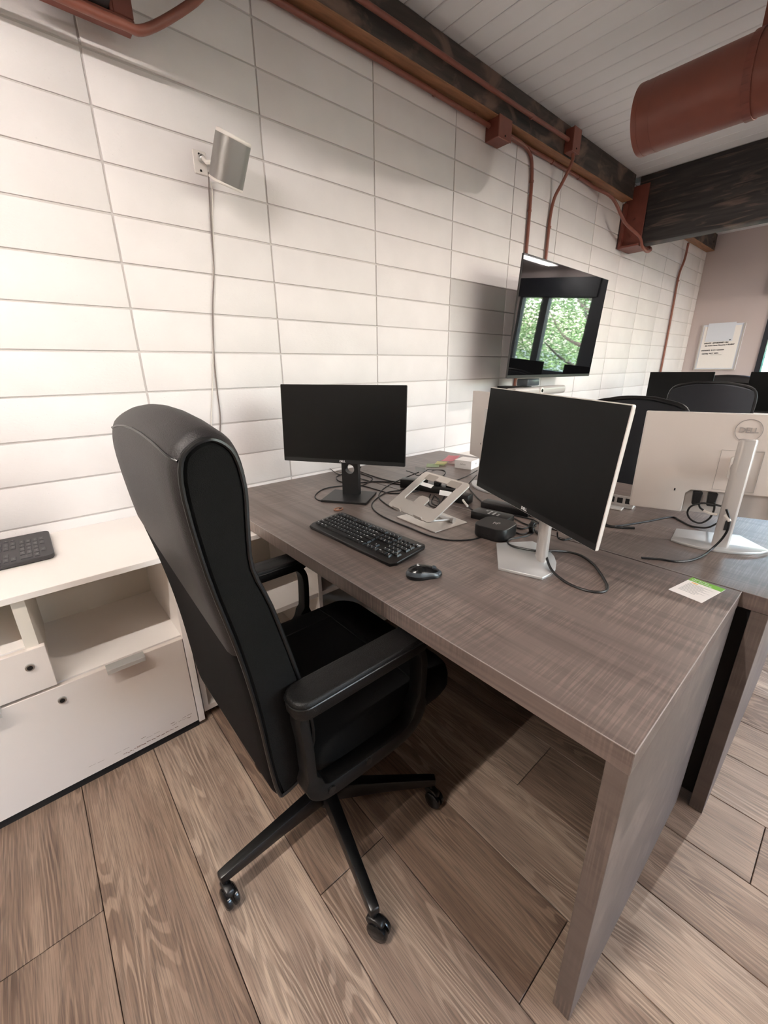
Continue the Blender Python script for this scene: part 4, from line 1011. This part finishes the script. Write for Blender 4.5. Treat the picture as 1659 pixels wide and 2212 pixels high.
# dock-like device behind monitor 2
dk = thing('silver_dock', tuple(at(1340, 1092, 2, .745)), 'small silver device with three dark keys beside the white-backed monitor', 'dock', .15)
MB().box((-.03, -.05, 0), (.03, .05, .012)).bevel(.002, 1).build('case', 'silver_paint', dk)
MB().box((-.03, -.05, .012), (-.024, .05, .05)).build('panel', 'silver_paint', dk)
for k in (-.03, 0, .03): MB().box((-.032, k-.010, .020), (-.0302, k+.010, .042)).build('button', 'black_plastic', dk)
MB().box((-.075, -.02, 0), (-.03, .03, .006)).bevel(.002, 1).build('foot', 'white_plastic', dk)

# ------------------------------------------------------------------ cables
def cable(px, label, r=.0024, z=.7475, m='cable', seg=7, ends=True, name='cable', group=None):
    P = []
    for p in px:
        if len(p) == 2: P.append(at(p[0], p[1], 2, z))
        elif len(p) == 3: P.append(at(p[0], p[1], 2, p[2]))
        else: P.append(Vector(p[:3]))
    o = MB().tube(spline(P, seg), r, 7).build(name, m); return tag(o, label, 'cable', group)
cable([(768, 1008, .88), (762, 1030, .80), (745, 1055, .755), (718, 1077), (690, 1081), (681, 1070), (700, 1056), (735, 1050), (780, 1049), (815, 1058), (850, 1066), (905, 1060)], 'black cable looping out to the left of the black monitor stand', .0026)
cable([(780, 1008, .86), (768, 1022, .83), (755, 1021, .82), (748, 1008, .86)], 'black cable drooping through the hole of the black stand', .0026)
cable([(687, 1022), (700, 1010, .765), (712, 1012, .762), (730, 1024), (760, 1027), (800, 1040), (850, 1040), (880, 1045)], 'thin black cable arching near the wall left of the black stand', .0022)
cable([(740, 1024), (727, 1030), (735, 1040), (770, 1043), (820, 1040), (862, 1046), (900, 1052)], 'black cable running behind the black stand', .0026)
cable([(776, 1022), (800, 1030), (804, 1036), (790, 1045), (778, 1050)], 'short black cable curl right of the black stand', .0026)
cable([(776, 1018), (805, 1028), (835, 1037), (865, 1042)], 'straight black cable from the black stand to the power adapter', .0024)
cable([(902, 1048), (866, 1058), (835, 1064), (812, 1078), (803, 1092), (815, 1108), (845, 1124), (885, 1140), (930, 1158), (975, 1167), (1022, 1165), (1050, 1155)], 'long black cable curving around the front of the laptop stand to the small computer', .0027)
cable([(905, 1020, .79), (880, 1030, .765), (852, 1042), (828, 1056), (818, 1072), (830, 1086), (850, 1098), (860, 1102)], 'black cable passing left of the laptop stand and under its corner', .0027)
cable([(878, 1017, .775), (893, 1022, .78), (905, 1027, .775), (925, 1014, .78), (935, 1015), (958, 1016), (962, 1022), (955, 1030)], 'black cable curl behind the top edge of the laptop stand', .0026)
cable([(1031, 1016, .77), (1010, 1028), (990, 1036), (970, 1046)], 'black cable running from the laptop stand towards the white box', .0024)
cable([(1030, 1026, .79), (1013, 1045), (1012, 1052), (1028, 1072), (1042, 1085), (1056, 1100)], 'black cable sloping down behind the laptop stand to the power adapter', .0026)
cable([(930, 1068), (925, 1080), (930, 1092), (945, 1095), (948, 1080), (940, 1072)], 'coiled black cable inside the laptop stand opening', .0026)
cable([(938, 1070), (932, 1083), (938, 1090), (948, 1092), (955, 1080), (962, 1070)], 'second coiled black cable inside the laptop stand opening', .0026)
cable([(1000, 1082, .775), (1008, 1090, .77), (1018, 1100, .77), (1030, 1107, .765)], 'black cable with a white sleeve joining the power adapter', .0034)
cable([(1000, 1080, .782), (1004, 1086, .778), (1010, 1093, .777)], 'white sleeve on the cable beside the power adapter', .0044, m='cable_white')
cable([(1108, 1112), (1125, 1116), (1150, 1122), (1165, 1130), (1185, 1140), (1215, 1148)], 'upper black cable leaving the power adapter to the right', .0026)
cable([(1112, 1120), (1130, 1130), (1145, 1136), (1160, 1150), (1175, 1162)], 'middle black cable leaving the power adapter to the right', .0026)
cable([(1112, 1138), (1130, 1142), (1150, 1135), (1170, 1128), (1180, 1140)], 'black cable from the back of the small computer', .0026)
cable([(1114, 1150), (1128, 1154), (1142, 1150), (1155, 1142)], 'short black cable at the right side of the small computer', .0026)
cable([(1092, 1098), (1120, 1104), (1140, 1112), (1160, 1118)], 'black cable leaving the docking bar', .003)
# tied bundle
bd_ = thing('cable_bundle', tuple(at(1148, 1152, 2, .745)), 'tied coil of black cable standing beside the silver stand', 'cable', .4)
for k in range(7):
    ph = k*.13-.4; zc = .024; P = [(math.cos(a)*.011*(1+.1*k)+.004*math.sin(ph*5), math.sin(ph)*.012+.003*math.cos(a*2+k), zc+math.sin(a)*(.019+.001*(k % 3))) for a in [2*PI*q/18 for q in range(18)]]
    MB().tube(P, .0022, 6, closed=True).build('loop', 'cable', bd_)
MB().tube([(.014*math.cos(a), .012*math.sin(a), .030) for a in [2*PI*q/16 for q in range(16)]], .003, 6, closed=True).build('tie', 'cable', bd_)
cable([(1180, 1125, .80), (1177, 1150, .785), (1178, 1185, .77), (1183, 1212, .765), (1195, 1235, .756), (1225, 1259), (1265, 1275), (1300, 1279), (1312, 1268), (1300, 1243), (1281, 1218), (1255, 1200), (1225, 1192), (1195, 1190, .757), (1160, 1190, .758), (1115, 1182, .7575), (1097, 1174, .752), (1102, 1165), (1135, 1158), (1150, 1152)], 'thick black cable looping in front of the silver stand of the large monitor', .0036)
cable([(1204, 1150, .77), (1206, 1162), (1220, 1166), (1250, 1158)], 'short black cable behind the silver stand', .0028)
cable([(1300, 1126), (1318, 1136), (1345, 1135), (1400, 1126), (1450, 1117), (1468, 1124), (1492, 1136), (1525, 1140, .757), (1548, 1131, .790), (1562, 1122, .815), (1571, 1113, .822)], 'black cable running from behind the large monitor to the right-hand stand', .0032)
cable([(1300, 1134), (1325, 1139), (1355, 1141)], 'black cable end with a plug lying on the second desk', .0032)
cable([(1346, 1140), (1370, 1141)], 'black plug lying on the second desk', .0052)
def onx(x, pts): return [(*at(p[0], p[1], 0, x), 0) for p in pts]
cable(onx(1.13, [(1569, 1100), (1573, 1112), (1575, 1128), (1570, 1148), (1556, 1168)])+[(1536, 1187, .756), (1515, 1202, .750), (1490, 1211), (1460, 1213), (1425, 1208), (1386, 1205)], 'black cable hanging from the right-hand stand and ending on the near desk', .0034)
cable(onx(1.13, [(1566, 1112), (1572, 1119), (1576, 1126)]), 'clear tie on the cable at the slot of the right-hand stand', .0048, m='cable_white')
cable(onx(1.175, [(1543, 1086), (1542, 1102), (1532, 1120), (1512, 1130), (1492, 1122), (1485, 1107), (1494, 1093), (1520, 1087), (1558, 1093)]), 'black cable looping below the ports of the right-hand monitor', .0030)
cable(onx(1.18, [(1510, 1086), (1512, 1096), (1521, 1103), (1532, 1107)]), 'short black cable hanging from the left port of the right-hand monitor', .0030)
cable(onx(1.168, [(1520, 1102), (1534, 1109), (1550, 1112)]), 'clear tie around the cables below the right-hand monitor', .0045, m='cable_white')

# ------------------------------------------------------------------ far furniture
def task_chair(label, loc, rz, m='navy_mesh', top=1.11, w=.50):
    r = thing('task_chair', loc, label, 'chair', rz, group='dark task chairs at the far desks')
    rings = []; n_ = 14
    for i in range(n_+1):
        u = -1+2*i/n_; x_ = -.22-.05*(1-u*u); zt = top-.045*u*u; hw_ = w/2
        rings.append([(x_-.014, u*hw_, .56), (x_-.016, u*hw_, .8), (x_-.014, u*hw_, zt-.01), (x_, u*hw_, zt), (x_+.014, u*hw_, zt-.01), (x_+.016, u*hw_, .8), (x_+.014, u*hw_, .56)])
    MB().loft(rings).build('backrest', m, r)
    P = spline([(-.22, -w/2, .58), (-.222, -w/2, .85), (-.225, -w/2*.985, top-.06), (-.25, -w/4, top-.008), (-.272, 0, top+.002), (-.25, w/4, top-.008), (-.225, w/2*.985, top-.06), (-.222, w/2, .85), (-.22, w/2, .58)], 6)
    MB().tube(P, .012, 8).build('back_frame', 'black_plastic', r)
    P = rrect(.48, .5, .07, 5); MB().loft([[(.02+a*s_, b*s_, z) for a, b in P] for z, s_ in ((.40, .9), (.42, 1), (.46, 1), (.475, .9))]).build('seat', m, r)
    MB().tube([(-.27, 0, .62), (-.26, 0, .42), (-.1, 0, .38)], .022, 8).build('spine', 'black_plastic', r)
    MB().cyl((0, 0, .1), (0, 0, .40), .025, n=14).build('gas_column', 'chair_base', r)
    star_base(r, 0, 0, [2*PI*k/5+.3 for k in range(5)], [.29]*5)
    return r
tc1 = task_chair('dark chair back whose curved top shows just right of the large monitor', (1.92, -1.08, 0), PI, top=1.125)
tc2 = copy_tree(tc1); tc2.location = (3.70, -1.12, 0); tc2.rotation_euler = (0, 0, 0); tc2.scale = (1, 1.02, 1.04)
tc2['label'] = 'dark mesh chair back in front of the far black monitors'
desk('far desk carrying the two black monitors', 3.95, 4.68, -1.9, ytop=-.02)
desk('farthest desk, back to back with the far monitor desk', 4.69, 5.42, -1.9, ytop=-.02)
monitor('far black monitor at left, beside the block wall', (4.2, -.715, 1.075), PI, .0, .50, .32, (4.28, -.715), PI, 'dark', name='monitor', logo=False, group='black monitors of the far pod')
monitor('far black monitor cut by the right edge of the photo', (4.2, -1.465, 1.075), PI, .0, .52, .32, (4.28, -1.465), PI, 'dark', name='monitor', logo=False, group='black monitors of the far pod')
ch2 = leather_chair('glossy leather chair top glimpsed between the far monitors', (5.9, -.60, 0), PI, name='office_chair'); ch2.scale = (1, 1, .955)
pp = thing('paper_stack', (5.0, -1.3, .745), 'stack of white papers below the far right monitor', 'papers')
for k in range(4): MB().box((-.11, -.30+.01*k, .022*k), (.10, .25-.012*k, .022*k+.02)).build('ream', 'paper_blue', pp)
# whiteboard on the pink wall
wbx = 6.898
t = thing('whiteboard', (wbx, -.36, 1.22), 'small white board with flip-chart sheets on the pink wall', 'whiteboard'); xf = off(t)
MB(xf).box((wbx, -.60, 1.225), (wbx-.018, -.14, 1.80)).bevel(.003, 1).build('board', 'paper_blue', t)
MB(xf).box((wbx-.018, -.60, 1.225), (wbx-.026, -.585, 1.80)).box((wbx-.018, -.155, 1.225), (wbx-.026, -.14, 1.80)).box((wbx-.018, -.60, 1.225), (wbx-.028, -.14, 1.24)).build('frame', 'silver_paint', t)
s1 = MB(xf).box((wbx-.019, -.565, 1.25), (wbx-.022, -.17, 1.775)).build('paper_sheet', 'paper_white', t)
MB(xf).box((wbx-.022, -.50, 1.585), (wbx-.026, -.205, 1.815)).build('paper_sheet', 'paper_blue', t)
for i, (s_, y_, z_) in enumerate((('UPDATE  : ESTABLISHED - lists', -.20, 1.565), ('the Action Items, Resource + FLUENT', -.215, 1.535), ('DISTANCE,  K-12 + Common', -.185, 1.475), ('Learning  NOT  MSDs', -.20, 1.435))):
    text('handwriting', s_, .0200, 'print_dark', Vector((wbx-.0235, y_, z_))-Vector(t.location), (0, -1, .03), (0, 0, 1), t, align='LEFT', thick=.0006, shear=.2, bold=.0009)
MB(xf).box((wbx-.0225, -.30, 1.418), (wbx-.0235, -.42, 1.421)).build('underline', 'print_dark', t)
MB(xf).ball((wbx-.027, -.475, 1.60), .008).build('magnet', 'black_gap', t)

# ------------------------------------------------------------------ outside
tag(MB().box((7.1, -40, -.6), (60, 30, -.5)).build('lawn', 'grass'), kind='structure')
def tree(x, y, h_, rad, label, n_leaf=17000, seed=0):
    rn = random.Random(seed); t = thing('tree', (x, y, -.5), label, 'tree', group='green trees outside the windows')
    tk = MB(); tk.tube(spline([(0, 0, 0), (.1, .05, h_*.3), (-.05, .1, h_*.55), (.1, 0, h_*.8)], 5), .1, 9, radii=None)
    tips = []
    for k in range(16):
        z = h_*rn.uniform(.12, .75); a = rn.uniform(0, 2*PI); L = rad*rn.uniform(.6, 1.05); e = Vector((math.cos(a)*L, math.sin(a)*L, z+L*rn.uniform(.1, .6)))
        m_ = Vector((math.cos(a)*L*.5, math.sin(a)*L*.5, z+L*.15)); P = spline([(0, 0, z), m_, e], 4)
        tk.tube(P, .03, 6, radii=[.045*(1-i/(len(P)))+.008 for i in range(len(P))]); tips += [e, m_*.5+e*.5, (m_+e)*.35+Vector((0, 0, z))*.3]
    tk.build('trunk', 'bark', t)
    lf = bmesh.new()
    for k in range(n_leaf):
        c_ = rn.choice(tips)+Vector((rn.gauss(0, .38), rn.gauss(0, .38), rn.gauss(0, .32))); s_ = rn.uniform(.016, .032)
        a = Vector((rn.uniform(-1, 1), rn.uniform(-1, 1), rn.uniform(-.5, .5))).normalized(); b = a.cross(Vector((rn.uniform(-1, 1), rn.uniform(-1, 1), rn.uniform(-1, 1)))).normalized()
        lf.faces.new([lf.verts.new(c_+a*s_), lf.verts.new(c_+b*s_*.5), lf.verts.new(c_-a*s_), lf.verts.new(c_-b*s_*.5)])
    me = bpy.data.meshes.new('foliage'); lf.to_mesh(me); lf.free(); me.materials.append(MATS['leaf']); o = bpy.data.objects.new('foliage', me); COL.objects.link(o); o.parent = t; o['kind'] = 'stuff'
for i, (x, y, h_, rad, lb) in enumerate(((10.6, -3.6, 5.0, 1.7, 'tree straight outside the double window, seen in the hanging screen'), (12.0, -9.0, 5.6, 1.6, 'tree outside to the right of the double window'), (16.5, 1.5, 6.0, 2.2, 'tree to the left on the lawn beyond the nearest window'), (16.2, -4.2, 6.5, 2.3, 'tall tree farther out on the lawn'), (15.5, -14., 6.0, 2.0, 'tree at the far right of the lawn'))):
    tree(x, y, h_, rad, lb, seed=i+3)
hg = bmesh.new(); rn = random.Random(5)
for k in range(34000):
    c_ = Vector((21+rn.gauss(0, .6)+math.sin(k)*.4, rn.uniform(-16, -1.5), rn.uniform(-.5, 6.2)+rn.gauss(0, .2))); s_ = rn.uniform(.06, .12)
    a = Vector((rn.uniform(-1, 1), rn.uniform(-1, 1), rn.uniform(-.5, .5))).normalized(); b = a.cross(Vector((rn.uniform(-1, 1), rn.uniform(-1, 1), rn.uniform(-1, 1)))).normalized()
    hg.faces.new([hg.verts.new(c_+a*s_), hg.verts.new(c_+b*s_*.5), hg.verts.new(c_-a*s_), hg.verts.new(c_-b*s_*.5)])
me = bpy.data.meshes.new('hedge'); hg.to_mesh(me); hg.free(); me.materials.append(MATS['leaf']); o = bpy.data.objects.new('tall_hedge', me); COL.objects.link(o); o['kind'] = 'stuff'; tag(o, 'tall green hedge closing the lawn behind the trees', 'hedge')
t = thing('garden_parasol', (8.6, -1.15, -.5), 'turquoise parasol outside the window at the right edge', 'parasol')
n_ = 16; MB().loft([[(r_*math.cos(2*PI*k/n_), r_*math.sin(2*PI*k/n_), z) for k in range(n_)] for r_, z in ((.02, 2.02), (.22, 1.98), (.30, 1.75), (.34, 1.2), (.36, .9))]).build('canopy', 'teal', t)
MB().cyl((0, 0, 0), (0, 0, 1.9), .02, n=8).build('pole', 'lamp_white', t)
